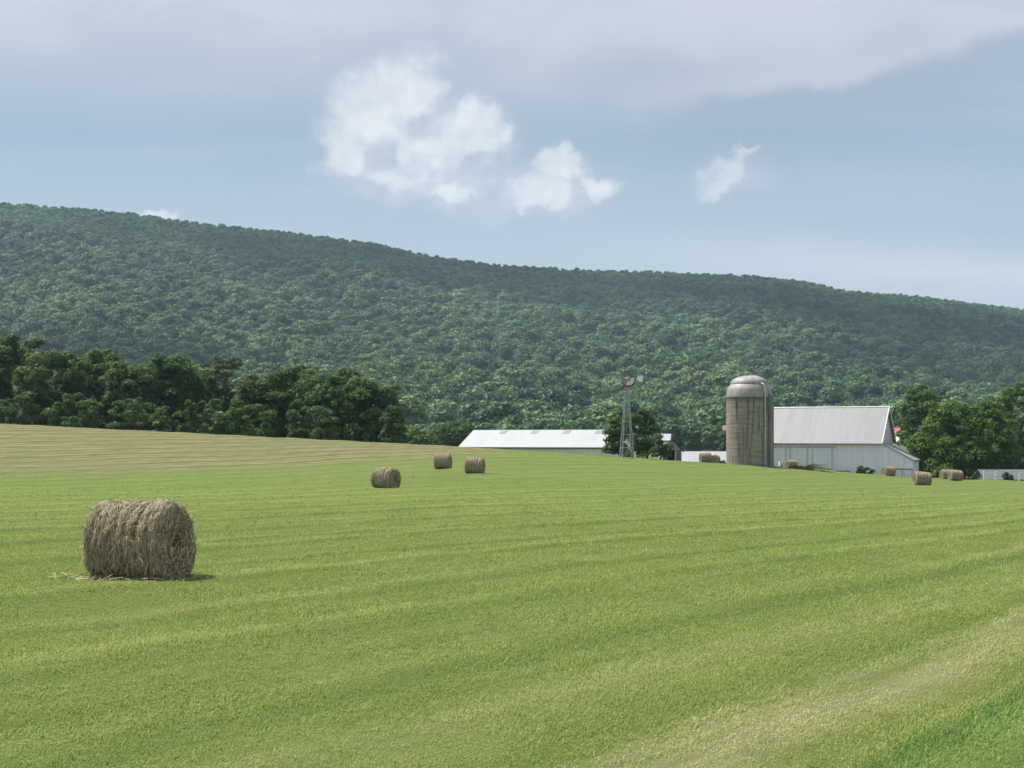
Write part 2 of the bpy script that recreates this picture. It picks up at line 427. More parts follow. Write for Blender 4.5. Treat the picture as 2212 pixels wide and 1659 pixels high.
def field_z(X, Y):
    X = np.asarray(X, float); Y = np.asarray(Y, float)
    px = CX + F * X / np.maximum(Y, 12.0)
    tabs = []
    for pr in PROF:
        yc, dc = pr[-1]; sc = dc / yc
        D = pchip([p[0] for p in pr], [p[1] for p in pr], Y)
        over = np.clip(Y - yc, 0, 45)
        D = np.where(Y > yc, dc + (sc + 0.012) * over + 0.0005 * over**2, D)
        tabs.append(D)
    tabs = np.stack(tabs)
    p = np.clip(px, COLS[0], COLS[-1]); k = np.clip(np.searchsorted(COLS, p) - 1, 0, len(COLS) - 2)
    cc = np.asarray(COLS, float); t = (p - cc[k]) / (cc[k + 1] - cc[k]); 
    idx = np.indices(X.shape)
    # Catmull-Rom across the columns
    def g(q):
        q = np.clip(q, 0, len(COLS) - 1); return np.take_along_axis(tabs, q[None], 0)[0]
    P0, P1, P2, P3 = g(k - 1), g(k), g(k + 1), g(k + 2)
    h = cc[k + 1] - cc[k]
    m1 = (P2 - P0) / (cc[np.clip(k + 1, 0, 6)] - cc[np.clip(k - 1, 0, 6)]); m2 = (P3 - P1) / (cc[np.clip(k + 2, 0, 6)] - cc[k])
    D = ((2 * t**3 - 3 * t**2 + 1) * P1 + (t**3 - 2 * t**2 + t) * h * m1 + (-2 * t**3 + 3 * t**2) * P2 + (t**3 - t**2) * h * m2)
    return CAMZ - D
def fz(x, y): return float(field_z(np.array([x]), np.array([y]))[0])
def at(px, Y): return (px - CX) / F * Y            # column -> x at a distance
def hz(py, Y): return CAMZ - (py - HY) / F * Y     # row -> z at a distance

def build_field():
    ys = np.concatenate([np.arange(-60, 0, 5), np.arange(0, 60, 0.75), np.arange(60, 262, 1.5), np.arange(262, 640, 12)])
    tt = np.concatenate([np.linspace(-1.6, -0.42, 14), np.linspace(-0.40, 0.40, 170), np.linspace(0.42, 1.6, 14)])
    Yg, Tg = np.meshgrid(ys, tt, indexing='ij')
    Xg = Tg * (np.maximum(Yg, 0) + 14)
    Zg = field_z(Xg, Yg)
    bump = 0.03 * np.sin(Xg * 0.9 + Yg * .37) * np.sin(Yg * 0.8 - Xg * .2) + 0.05 * np.sin((Xg * math.cos(MOW) - Yg * math.sin(MOW)) * 2 * math.pi / 6.6)
    Zg = Zg + bump * np.clip((Yg - 4) / 10, 0, 1)
    v = np.stack([Xg, Yg, Zg], -1).reshape(-1, 3)
    nr, nc = Xg.shape
    i = np.arange(nr * nc).reshape(nr, nc)
    f = np.stack([i[:-1, :-1], i[:-1, 1:], i[1:, 1:], i[1:, :-1]], -1).reshape(-1, 4)
    me = mesh_np('field', v, f, True)
    px = CX + F * v[:, 0] / np.maximum(v[:, 1], 1); py = HY + F * (CAMZ - v[:, 2]) / np.maximum(v[:, 1], 1)
    bd = np.interp(px, [0, 300, 600, 900, 1150, 1350, 1500], [1026, 1020, 1006, 990, 985, 986, 990])
    hay = np.clip(0.5 + (bd - py) / 38, 0, 1) * (v[:, 1] > 60) * np.clip((1330 - px) / 380, 0, 1)
    hay = np.where(v[:, 1] > 230, 0.0, hay)
    at_ = me.attributes.new('hay', 'FLOAT', 'POINT'); at_.data.foreach_set('value', hay.astype(np.float32))
    return tag(link('field', me, mat_field()), kind='structure')
build_field()

RIDGE = ([-900, -400, 0, 200, 420, 640, 800, 900, 1080, 1300, 1600, 1750, 1830, 2000, 2212, 2700, 3200],
         [400, 405, 437, 453, 480, 503, 524, 547, 573, 585, 593, 610, 628, 645, 668, 700, 720])
FOOT, TOP = 560.0, 2500.0
def hill_z(X, Y):
    px = CX + F * X / np.maximum(Y, 100)
    zr = (HY - np.interp(px, *RIDGE)) / F * TOP + CAMZ - 9.0
    w = (Y - FOOT) / (TOP - FOOT)
    g = np.where(w < 0, 0, np.where(w < 1, np.clip(w, 0, 1) ** 1.7, 1 - 0.9 * np.clip(w - 1, 0, 1)))
    sp = 10 * np.sin(X * 0.011 + 0.6 * np.sin(Y * .004)) * np.sin(Y * 0.0052 + X * .002) + 5 * np.sin(X * .027 + Y * .013)
    return -3.0 + (zr + 3.0) * g + sp * np.clip(w * 4, 0, 1) * np.clip((1.02 - w) * 6, 0.12, 1)
def build_hill():
    ys = np.concatenate([np.arange(250, 640, 15), np.arange(640, 3400, 30)])
    tt = np.linspace(-1.1, 1.1, 160)
    Yg, Tg = np.meshgrid(ys, tt, indexing='ij'); Xg = Tg * Yg
    Zg = hill_z(Xg, Yg)
    Zg = np.where(Yg < 420, np.minimum(Zg, field_z(Xg, Yg) - 0.6), Zg)
    v = np.stack([Xg, Yg, Zg], -1).reshape(-1, 3); nr, nc = Xg.shape
    i = np.arange(nr * nc).reshape(nr, nc)
    f = np.stack([i[:-1, :-1], i[:-1, 1:], i[1:, 1:], i[1:, :-1]], -1).reshape(-1, 4)
    m = mat_mottle('hill_floor', (0.02, 0.035, 0.015), (0.04, 0.06, 0.022), 0.02)
    return tag(link('hills', mesh_np('hills', v, f, True), m), kind='structure')
build_hill()

# ------------------------------------------------------------ trees
def leaves(rg, centres, radii, n_each, size, flat=0.0, spread=0.6):
    """leaf-sprig quads over the shells of many small lobes -> verts, faces"""
    cs = np.repeat(np.asarray(centres, float), n_each, 0); rs = np.repeat(np.asarray(radii, float), n_each, 0)
    n = len(cs)
    d = rg.normal(size=(n, 3)); d /= np.linalg.norm(d, axis=1, keepdims=True)
    d[:, 2] = np.where(d[:, 2] < -0.35, -d[:, 2], d[:, 2])
    rad = rs * rg.uniform(0.62, 1.12, (n, 1))
    p = cs + d * rad
    nn = d + np.array([0, 0, 0.25]) + rg.normal(size=(n, 3)) * spread; nn /= np.linalg.norm(nn, axis=1, keepdims=True)
    a = np.cross(nn, rg.normal(size=(n, 3))); a /= np.linalg.norm(a, axis=1, keepdims=True); b = np.cross(nn, a)
    s = size * rg.uniform(0.55, 1.35, (n, 1)); e = s * rg.uniform(0.5, 0.85, (n, 1))
    tip = nn * s * rg.uniform(-0.5, 0.1, (n, 1))
    v = np.stack([p - a * s + tip, p - b * e, p + a * s + tip, p + b * e], 1).reshape(-1, 3)
    f = np.arange(4 * n, dtype=np.int32).reshape(n, 4)
    return v, f
def lobes(rg, w, h, z0, n, rl, skirt=False, dw=None):
    """lobe centres over a domed crown of width w between z0 and h"""
    dw = dw or w
    out = []; k = 0
    cz = z0 + (h - z0) * 0.45
    while len(out) < n and k < 20000:
        k += 1
        d = rg.normal(size=3); d /= (np.abs(d) ** 2.6).sum() ** (1 / 2.6)
        if d[2] < -0.95: continue
        if skirt and d[2] < 0: d[:2] *= min(2.5, 1 / (math.hypot(d[0], d[1]) + 1e-6) ** 0.85)
        if skirt and rg.random() < 0.25: d[2] = -rg.uniform(0.7, 1.05)
        q = rg.uniform(0.5, 1.0) ** 0.7
        rr = rg.uniform(*rl)
        up = (h - cz - rr) if d[2] > 0 else (cz - z0 - rr * (0.3 if skirt else 0.6))
        out.append((d[0] * (w / 2 - rr) * q, d[1] * (dw / 2 - rr) * q, cz + d[2] * up * q, rr))
    o = np.array(out)
    return o[:, :3], np.stack([o[:, 3], o[:, 3], o[:, 3] * rg.uniform(0.6, 0.85, len(o))], 1)
BARK = mat_mottle('bark', (0.05, 0.04, 0.03), (0.11, 0.095, 0.08), 3, 0.9, (1, 1, 0.3))
GREYBARK = mat_mottle('pale_bark', (0.11, 0.105, 0.095), (0.2, 0.19, 0.17), 3, 0.9, (1, 1, 0.3))
LEAF_DARK = mat_leaf('leaf_dark', (0.030, 0.074, 0.021), (0.110, 0.185, 0.044), 0.40, yellow=(0.13, 0.17, 0.03), blotch=0.22)
LEAF_OLIVE = mat_leaf('leaf_olive', (0.038, 0.078, 0.021), (0.110, 0.170, 0.042), 0.38, yellow=(0.12, 0.13, 0.03), blotch=0.25)
LEAF_MID = mat_leaf('leaf_mid', (0.034, 0.086, 0.017), (0.115, 0.200, 0.036), 0.38, blotch=0.3)
LEAF_GREY = mat_leaf('leaf_grey', (0.05, 0.08, 0.035), (0.10, 0.135, 0.06), 0.35)
LEAF_FAR = mat_leaf('leaf_far', (0.022, 0.050, 0.020), (0.110, 0.170, 0.056), 0.25, per_object=True)
def tree(name, label, cat, x, y, w, h, leaf, seed, z0=None, nl=46, rl=None, n_each=210, size=0.26, bark=BARK, group=None, dw=None, zb=None, trunk_r=None):
    rg = np.random.default_rng(seed)
    zb = fz(x, y) - 0.15 if zb is None else zb
    root = tag(empty(name, (x, y, zb)), label, cat, group)
    z0 = h * 0.12 if z0 is None else z0
    rl = rl or (w * 0.11, w * 0.2)
    cs, rs = lobes(rg, w, h, z0, nl, rl, z0 < h * 0.1, dw)
    v, f = leaves(rg, cs, rs, n_each, size, spread=0.45)
    crown = link('crown', mesh_np('crown', v, f, False), leaf, root)
    t = MB(); tr = trunk_r or max(0.12, h * 0.022)
    top = h * 0.62
    pts = [(0, 0, -0.3), (rg.normal() * .05, rg.normal() * .05, h * .12), (rg.normal() * .15, rg.normal() * .15, h * .35), (rg.normal() * .3, rg.normal() * .3, top)]
    t.tube(pts, [tr * 1.35, tr, tr * .75, tr * .3], 9)
    for i in rg.choice(len(cs), min(11, len(cs)), replace=False):
        q = Vector(cs[i]); u = min(0.9, max(0.15, (q.z * 0.55) / top)); s = Vector(pts[1]).lerp(Vector(pts[3]), u)
        mid = s.lerp(q, 0.5) + Vector((rg.normal() * .2, rg.normal() * .2, 0.25))
        t.tube([s, mid, q], [tr * .42, tr * .26, tr * .09], 6, False)
    t.build('trunk', bark, root, True)
    return root

# hedgerow of full grown trees behind the crest on the left: (column, top row, width in picture, distance)
TL = [
 (-60, 728, 150, 236, LEAF_DARK, 'tallest dark green tree cut by the left edge of the picture'),
 (42, 722, 150, 240, LEAF_DARK, 'tall dark tree standing highest in the left tree row, its top above its neighbours'),
 (120, 752, 150, 228, LEAF_OLIVE, 'olive green broad tree beside the tallest dark tree at the left'),
 (205, 757, 150, 238, LEAF_DARK, 'dark domed tree, second from the tallest tree in the left row'),
 (283, 783, 130, 230, LEAF_OLIVE, 'brownish olive tree in the dip of the left tree row'),
 (375, 764, 150, 234, LEAF_DARK, 'dark tree with bright yellow green sprays beside the thin grey tree'),
 (486, 768, 128, 240, LEAF_GREY, 'thin greyish green tree with pale limbs showing in the left tree row'),
 (560, 812, 110, 230, LEAF_OLIVE, 'small olive tree filling the gap right of the thin grey tree'),
 (628, 788, 150, 236, LEAF_DARK, 'dark green tree with a flat broad top, near the right end of the left row'),
 (715, 795, 155, 230, LEAF_DARK, 'dense dark tree next to the last tree of the left row'),
 (800, 812, 135, 226, LEAF_DARK, 'last dark tree at the right end of the left row, sloping down to the field'),
]
for i, (px, py, wpx, Y, lf, lab) in enumerate(TL):
    x = at(px, Y); zb = fz(x, Y) - 0.4; h = (hz(py, Y) - zb) * 1.05; w = wpx / F * Y * 1.2
    thin = lf is LEAF_GREY
    tree('hedgerow_tree', lab, 'tree', x, Y, w, h, lf, 100 + i, z0=h * (0.11 if thin else 0.02), nl=85 if thin else 130, rl=(0.7, 1.5) if thin else (1.0, 2.0),
         n_each=170 if thin else 250, size=0.2 if thin else 0.24, bark=GREYBARK if thin else BARK, group='trees in the row behind the hay field', zb=zb)
# understorey at the feet of the row
UL = [(35, 'low dark shrub under the tallest trees at the left edge'), (165, 'low dark shrub under the olive tree of the left row'), (300, 'low dark shrub at the foot of the brownish tree'),
      (440, 'low dark shrub below the tree with yellow sprays'), (530, 'pale green low shrub under the thin grey tree'), (680, 'low dark shrub under the flat topped tree'), (850, 'low dark shrub closing the right end of the left tree row')]
for i, (px, lab) in enumerate(UL):
    Y = 219; x = at(px, Y)
    tree('hedge_shrub', lab, 'shrub', x, Y, 10.5 if i < 6 else 5.0, 6.2 if i < 6 else 6.5, LEAF_DARK if i != 4 else LEAF_MID, 140 + i, z0=0.0, nl=46, rl=(0.5, 1.1), n_each=150, size=0.2, group='shrubs under the left tree row')

# farmyard trees
def yard_tree(name, lab, cat, px, py, wpx, Y, leaf, seed, **kw):
    x = at(px, Y); zb = fz(x, Y) - 0.3
    return tree(name, lab, cat, x, Y, wpx / F * Y, (hz(py, Y) - zb) * 1.05, leaf, seed, zb=zb, **kw)
yard_tree('yard_tree', 'round dark bushy tree right behind the windmill tower', 'tree', 1366, 878, 140, 208, LEAF_DARK, 31, z0=0.0, nl=60, rl=(0.7, 1.4), n_each=220, size=0.2)
yard_tree('shrub', 'low dark shrub between the windmill tree and the small grey shed', 'shrub', 1428, 934, 62, 200, LEAF_DARK, 32, z0=0.0, nl=30, rl=(0.4, 0.8), n_each=150, size=0.15)
yard_tree('yard_tree', 'big rounded mid green tree at the right end of the white barn', 'tree', 2080, 862, 256, 216, LEAF_MID, 33, z0=0.0, nl=240, rl=(0.9, 1.6), n_each=170, size=0.22)
yard_tree('yard_tree', 'dark tall tree behind the barn gable and the red roofed house', 'tree', 1988, 830, 122, 262, LEAF_DARK, 34, z0=0.8, nl=110, rl=(0.9, 1.7), n_each=210, size=0.22)
yard_tree('yard_tree', 'fresh green tree cut by the right edge of the picture', 'tree', 2208, 818, 130, 232, LEAF_MID, 35, z0=0.5, nl=85, rl=(0.9, 1.7), n_each=220, size=0.22)
yard_tree('shrub', 'small dark bush growing against the front of the white barn', 'shrub', 1868, 1005, 44, 195, LEAF_DARK, 36, z0=0.0, nl=18, rl=(0.25, 0.5), n_each=120, size=0.12)
yard_tree('shrub', 'grey green shrub in front of the low grey house at the right edge', 'shrub', 2178, 1018, 26, 193, LEAF_GREY, 37, z0=0.0, nl=14, rl=(0.2, 0.45), n_each=110, size=0.1)
yard_tree('shrub', 'low dark weeds beside the foot of the silo', 'shrub', 1556, 993, 34, 193, LEAF_DARK, 38, z0=0.0, nl=12, rl=(0.15, 0.3), n_each=90, size=0.08)
yard_tree('yard_tree', 'dark leafy tree low beside the silo, hiding the orange house wall', 'tree', 1566, 930, 46, 500, LEAF_DARK, 41, z0=0.1, nl=40, rl=(0.8, 1.4), n_each=120, size=0.3)
yard_tree('yard_tree', 'pale olive rounded tree just right of the left tree row, beyond the shed', 'tree', 985, 905, 120, 330, LEAF_OLIVE, 39, z0=0.5, nl=46, rl=(1.2, 2.2), n_each=150, size=0.3)
yard_tree('yard_tree', 'light green low tree at the end of the left tree row, behind the field crest', 'tree', 905, 925, 90, 300, LEAF_MID, 40, z0=0.2, nl=40, rl=(1.0, 1.8), n_each=150, size=0.28)

# wooded hillside
def crown_variant(i):
    rg = np.random.default_rng(500 + i)
    cs, rs = lobes(rg, 1.0, 1.1, 0.15, 13 + i % 3 * 3, (0.19, 0.29))
    v, f = leaves(rg, cs, rs, 80, 0.055, spread=0.32)
    me = mesh_np('woodland_crown', v, f, False); me.materials.append(LEAF_FAR)
    return me
VAR = [crown_variant(i) for i in range(6)]
def build_forest():
    col = bpy.data.collections.new('woodland_sources')
    for i, me in enumerate(VAR):
        o = bpy.data.objects.new('woodland_crown_%s' % 'abcdef'[i], me); col.objects.link(o)
    rg = np.random.default_rng(11)
    pts = []
    Y = 600.0
    while Y < TOP + 60:
        sp = 8.8 if Y < 1000 else 9.6
        xs = np.arange(-0.47 * Y, 0.47 * Y, sp)
        xs = xs + rg.uniform(-3.2, 3.2, len(xs)); yy = Y + rg.uniform(-3.4, 3.4, len(xs))
        pts.append(np.stack([xs, yy], 1)); Y += sp * 0.95
    P = np.concatenate(pts)
    z = hill_z(P[:, 0], P[:, 1])
    n = len(P)
    big = np.sin(P[:, 0] * .006 + 1.0) * np.sin(P[:, 1] * .007) * .12
    scl = np.clip(rg.lognormal(2.46 + big, 0.38, n), 6, 24)
    scl = np.where(P[:, 1] > 2250, np.clip(scl, 9.5, 13), scl)
    v = np.stack([P[:, 0], P[:, 1], z - 0.5], 1).astype(np.float32)
    me = bpy.data.meshes.new('woodland'); me.vertices.add(n); me.vertices.foreach_set('co', v.ravel())
    for nm, ty, arr in (('scl', 'FLOAT', scl.astype(np.float32)), ('rot', 'FLOAT', rg.uniform(0, 6.28, n).astype(np.float32)), ('idx', 'INT', rg.integers(0, len(VAR), n).astype(np.int32))):
        me.attributes.new(nm, ty, 'POINT').data.foreach_set('value', arr)
    o = tag(link('woodland', me), 'dense green broadleaf woodland covering the long hillside', 'woodland', kind='stuff')
    g = bpy.data.node_groups.new('woodland_scatter', 'GeometryNodeTree')
    g.interface.new_socket('Geometry', in_out='INPUT', socket_type='NodeSocketGeometry')
    g.interface.new_socket('Geometry', in_out='OUTPUT', socket_type='NodeSocketGeometry')
    N = g.nodes.new; L = g.links.new
    gi, go = N('NodeGroupInput'), N('NodeGroupOutput')
    mp = N('GeometryNodeMeshToPoints'); ip = N('GeometryNodeInstanceOnPoints'); ci = N('GeometryNodeCollectionInfo')
    ci.inputs['Collection'].default_value = col; ci.inputs['Separate Children'].default_value = True; ci.inputs['Reset Children'].default_value = True
    L(gi.outputs[0], mp.inputs['Mesh']); L(mp.outputs[0], ip.inputs['Points']); L(ci.outputs[0], ip.inputs['Instance'])
    ip.inputs['Pick Instance'].default_value = True
    def attr(nm, ty):
        a = N('GeometryNodeInputNamedAttribute'); a.data_type = ty; a.inputs['Name'].default_value = nm
        return next(s for s in a.outputs if s.enabled and s.name == 'Attribute')
    L(attr('idx', 'INT'), ip.inputs['Instance Index']); L(attr('scl', 'FLOAT'), ip.inputs['Scale'])
    cx = N('ShaderNodeCombineXYZ'); L(attr('rot', 'FLOAT'), cx.inputs[2]); L(cx.outputs[0], ip.inputs['Rotation'])
    L(ip.outputs[0], go.inputs[0])
    md = o.modifiers.new('scatter', 'NODES'); md.node_group = g
    return n
print('woodland trees', build_forest())
# the nearest crowns at the foot of the hill, each a tree of its own
NEAR = [(1040, 590, 15, 'rounded tree above the left end of the long white shed roof'), (1098, 575, 14, 'tree above the first grey roof panel of the long white shed'),
        (1150, 600, 16, 'tree above the second grey roof panel of the long white shed'), (1205, 570, 14, 'tree above the third grey roof panel of the long white shed'),
        (1262, 585, 15, 'tree above the last grey roof panel of the long white shed'), (1312, 565, 13, 'tree left of the windmill tree, at the foot of the hill'),
        (1452, 560, 14, 'tree at the foot of the hill above the small grey shed'), (1500, 575, 15, 'tree above the left half of the low white shed'),
        (1545, 560, 13, 'tree just left of the silo at the foot of the hill'), (1700, 580, 15, 'tree above the silo end of the barn ridge'),
        (1770, 590, 15, 'tree above the middle of the barn ridge'), (1850, 575, 14, 'tree above the right half of the barn ridge'), (930, 580, 15, 'hill foot tree just right of the left tree row')]
for i, (px, Y, s, lab) in enumerate(NEAR):
    x = at(px, Y); o = tag(empty('woodland_tree', (x, Y, float(hill_z(np.array([x]), np.array([Y]))[0]) - 0.3)), lab, 'tree', 'nearest trees at the foot of the wooded hill')
    c = link('crown', VAR[i % 6], None, o); c.scale = (s, s, s * 0.95); c.rotation_euler = (0, 0, i * 1.3)
    MB().tube([(0, 0, -0.5), (0.1, 0, s * .3), (0, .1, s * .7)], [0.35, 0.28, 0.1], 7).build('trunk', BARK, o, True)

# ------------------------------------------------------------ hay bales
def mat_hay(name, end=False):
    m, n, b = mat_new(name)
    tc = n.new('ShaderNodeTexCoord'); x, y, z = n.sep(tc.outputs['Object'])
    ang = n.m('ARCTAN2', y, z); rad = n.m('SQRT', n.add(n.mul(y, y), n.mul(z, z)))
    if end: q = n.xyz(n.mul(rad, 5.5), n.mul(y, 4.5), n.mul(z, 4.5))
    else: q = n.xyz(n.mul(x, 9.0), n.mul(y, 2.5), n.mul(z, 2.5))
    a = n.noise(q, 1.6, 6, 0.7, 0.6); c = n.noise(tc.outputs['Object'], 2.2, 4, 0.6)
    geo = n.new('ShaderNodeNewGeometry')
    col = n.ramp(a, [(0.28, (0.06, 0.05, 0.036)), (0.45, (0.24, 0.20, 0.142)), (0.6, (0.42, 0.36, 0.262)), (0.78, (0.66, 0.59, 0.44))])
    if not end:
        gv = n.m('SINE', n.add(n.mul(x, 25.0), n.mul(n.sub(c, 0.5), 5.0)))
        col = n.mix(n.sstep(gv, 0.62, 1.0, 0.0, 0.75), col, (0.04, 0.033, 0.024))  # shade painted into the grooves round the roll
    col = n.mix(n.sstep(c, 0.5, 0.75, 0, 0.4), col, (0.15, 0.14, 0.085) if not end else (0.13, 0.12, 0.085))
    n.put(b.inputs['Base Color'], col); b.inputs['Roughness'].default_value = 0.9; b.inputs['Specular IOR Level'].default_value = 0.1
    bp = n.new('ShaderNodeBump'); bp.inputs['Strength'].default_value = 1.0; bp.inputs['Distance'].default_value = 0.05
    n.put(bp.inputs['Height'], a); n.put(b.inputs['Normal'], bp.outputs[0])
    return m
def mat_straw():
    m, n, b = mat_new('straw')
    geo = n.new('ShaderNodeNewGeometry')
    col = n.ramp(geo.outputs['Random Per Island'], [(0.0, (0.11, 0.094, 0.060)), (0.3, (0.33, 0.28, 0.185)), (0.65, (0.62, 0.54, 0.37)), (1.0, (0.84, 0.77, 0.57))])
    n.put(b.inputs['Base Color'], col); b.inputs['Roughness'].default_value = 0.8; b.inputs['Specular IOR Level'].default_value = 0.15
    return m
HAY, HAYEND, STRAW = mat_hay('hay_wrap'), mat_hay('hay_end', True), mat_straw()
def bale_radius(rg, R0, L):
    ph = rg.uniform(0, 6.28, 12); gxs = np.linspace(-.34, .34, 5) * L + rg.normal(size=5) * .03; gds = rg.uniform(.05, .09, 5)
    def rad(x, a):
        r = R0 * (1 + 0.012 * np.sin(2 * a + ph[0]) + 0.010 * np.sin(3 * a + ph[1] + x * 2))
        r = r + R0 * (0.030 * np.sin(x * 17 / L * 1.5 + ph[2]) * (0.6 + 0.4 * np.sin(a + ph[3])) + 0.014 * np.sin(x * 41 / L + ph[4] + np.sin(a * 2)))
        r = r + R0 * (0.012 * np.sin(a * 9 + x * 11 + ph[5]) + 0.008 * np.sin(a * 17 - x * 23 + ph[6]))
        for gx, gd in zip(gxs, gds):
            r = r - R0 * gd * np.exp(-((x - gx - 0.05 * np.sin(a * 1.5 + gx * 9)) / 0.028) ** 2) * (0.35 + 0.65 * np.clip(np.cos(a) + .4, 0, 1))
        edge = np.clip((np.abs(x) - L / 2 + 0.16) / 0.16, 0, 1)
        return r - 0.09 * edge ** 2.2
    return rad
def make_bale(seed, D, L, n_wrap, n_loose, lean=0.0):
    rg = np.random.default_rng(seed); R0 = D / 2
    rad = bale_radius(rg, R0, L)
    root = empty('hay_bale')
    nx, na = 110, 150
    xs = np.linspace(-L / 2, L / 2, nx); an = np.linspace(0, 2 * np.pi, na, endpoint=False)
    A, X = np.meshgrid(an, xs)
    def shape(x, a, extra=0.0):
        r = rad(x, a) + extra
        y = r * np.sin(a); z = r * np.cos(a)
        z = np.where(z < -R0 * 0.86, -R0 * 0.86 - (-(z) - R0 * 0.86) * 0.25, z)       # sits flat on the ground
        y = y * (1 + 0.34 * np.clip(-z / R0, 0, 1) ** 1.6)
        return np.stack([x, y, z], -1)
    jit = rg.normal(size=X.shape) * 0.010
    v = shape(X, A, jit).reshape(-1, 3); i = np.arange(nx * na).reshape(nx, na)
    f = np.stack([i[:-1], np.roll(i, -1, 1)[:-1], np.roll(i, -1, 1)[1:], i[1:]], -1).reshape(-1, 4)
    link('hay_roll', mesh_np('hay_roll', v, f[:, ::-1], True), HAY, root)
    for sgn in (-1, 1):
        rings = 22; rr = np.linspace(1, 0.02, rings)
        vs = []
        for k, q in enumerate(rr):
            e = shape(np.full(na, sgn * L / 2), an); c = np.array([0, 0, 0.0])
            ring = c + (e - c) * q; ring[:, 0] = sgn * (L / 2 + 0.035 * math.sin(q * 46) * (q < 0.97) * 0.5 - 0.05 * (1 - q) * 0.5 + (0.012 * rg.normal(size=na) if 0 < k else 0))
            vs.append(ring)
        vv = np.concatenate(vs); j = np.arange(rings * na).reshape(rings, na)
        ff = np.stack([j[:-1], np.roll(j, -1, 1)[:-1], np.roll(j, -1, 1)[1:], j[1:]], -1).reshape(-1, 4)
        if sgn < 0: ff = ff[:, ::-1]
        link('end_face', mesh_np('end_face', vv, ff[:, ::-1], False), HAYEND, root)
    # straws laid round the roll and hanging loose
    V = []; Fc = []
    def strip(path, w):
        b = len(V)
        d = np.gradient(path, axis=0); d /= np.linalg.norm(d, axis=1, keepdims=True) + 1e-9
        side = np.cross(d, rg.normal(size=3)); side /= np.linalg.norm(side, axis=1, keepdims=True) + 1e-9
        for k in range(len(path)):
            ww = w * (1 - 0.6 * k / (len(path) - 1))
            V.append(path[k] - side[k] * ww); V.append(path[k] + side[k] * ww)
        for k in range(len(path) - 1):
            Fc.append((b + 2 * k, b + 2 * k + 1, b + 2 * k + 3, b + 2 * k + 2))
    for _ in range(n_wrap):
        x0 = rg.uniform(-L / 2, L / 2); a0 = rg.uniform(-2.5, 2.5); da = rg.uniform(0.1, 0.45) * rg.choice([-1, 1]); dx = rg.normal() * 0.09
        t = np.linspace(0, 1, 5)
        xx = np.clip(x0 + dx * t, -L / 2 + 0.01, L / 2 - 0.01)
        lift = rg.uniform(0.004, 0.022) + rg.uniform(0, 0.05) * (rg.random() < 0.2) * np.sin(t * np.pi)
        strip(shape(xx, a0 + da * t, lift), rg.uniform(0.0014, 0.0042))
    for _ in range(n_wrap // 4):                                   # straws on the end faces
        sgn = rg.choice([-1, 1]); r0 = R0 * math.sqrt(rg.uniform(0.02, 0.85)); a0 = rg.uniform(0, 6.28); t = np.linspace(0, 1, 4)
        a = a0 + rg.normal() * .22 / max(r0, .2) * .6 * t; r = r0 + rg.normal() * 0.12 * t
        z = np.maximum(r * np.cos(a), -R0 * .86)
        strip(np.stack([np.full(4, sgn * (L / 2 + rg.uniform(0.012, 0.035))), r * np.sin(a), z], -1), rg.uniform(0.003, 0.006))
    for _ in range(n_loose):                                       # tufts that stick out or hang down
        x0 = rg.uniform(-L / 2, L / 2); a0 = rg.uniform(-2.2, 2.2); p = shape(np.array([x0]), np.array([a0]))[0]
        o = np.array([rg.normal() * .35, math.sin(a0), math.cos(a0)]); o /= np.linalg.norm(o)
        ln = rg.uniform(0.08, 0.30); t = np.linspace(0, 1, 5)[:, None]
        hang = np.array([0, 0, -1.0]) * (0.9 if abs(a0) > 0.7 else 0.25)
        strip(p + o * ln * (t - 0.45 * t * t) + hang * ln * t * t * rg.uniform(.5, 1.4) + np.array([1, 0, 0]) * rg.normal() * 0.1 * t, rg.uniform(0.0018, 0.004))
    link('straw_fringe', mesh_np('straw_fringe', np.array(V), np.array(Fc), False), STRAW, root)
    return root, R0
b1, r1 = make_bale(1, 1.47, 1.47, 7000, 620)
b2, r2 = make_bale(2, 1.46, 1.60, 2200, 160)
BALES = [  # source, column, distance, turn (end that is nearer), lean, size, label
 (b1, 303, 25.4, -16, 0, 1.0, 'big shaggy hay bale standing alone in the left foreground'),
 (b2, 834, 96, -33, 1, 1.0, 'hay bale with its round end showing, nearest of the three in mid field'),
 (b1, 957, 136, -13, 0, 1.0, 'hay bale at the edge of the tan hay, farthest of the three in mid field'),
 (b2, 1026, 126, -9, 1, 1.02, 'hay bale seen side on, rightmost of the three in mid field'),
 (b2, 1524, 191.5, 8, -3, 0.95, 'hay bale in front of the low white shed, left of the silo'),
 (b1, 1545, 193, 70, 0, 0.80, 'pale wrapped bale end beside the bale left of the silo'),
 (b2, 1710, 194.5, 14, 0, 0.78, 'hay bale half hidden behind the grassy heap in front of the barn'),
 (b1, 1921, 190, 10, 2, 0.90, 'hay bale close against the right end of the white barn wall'),
 (b2, 1992, 145, 4, 6, 1.0, 'tilted hay bale alone right of the barn, nearest of the right group'),
 (b1, 2044, 190, 8, 1, 0.90, 'farther of the two touching hay bales under the big green tree'),
 (b2, 2064, 182, 7, 6, 0.98, 'nearer of the two touching hay bales under the big green tree')]
PALEWRAP = mat_mottle('pale_bale_wrap', (0.45, 0.42, 0.36), (0.62, 0.60, 0.55), 3, 0.7)
used = set()
for src, px, Y, rz, lean, s, lab in BALES:
    o = src if src.name not in used else copy_tree(src)
    used.add(src.name)
    x = at(px, Y); o.location = (x, Y, fz(x, Y) + 0.74 * 0.875 * s); o.rotation_euler = (0, R(lean), R(rz)); o.scale = (s, s, s)
    tag(o, lab, 'hay bale', 'round hay bales left on the field')
    if 'pale wrapped' in lab:
        for ch in o.children:
            if ch.name.startswith(('hay_roll', 'end_face')):
                ch.material_slots[0].link = 'OBJECT'; ch.material_slots[0].material = PALEWRAP

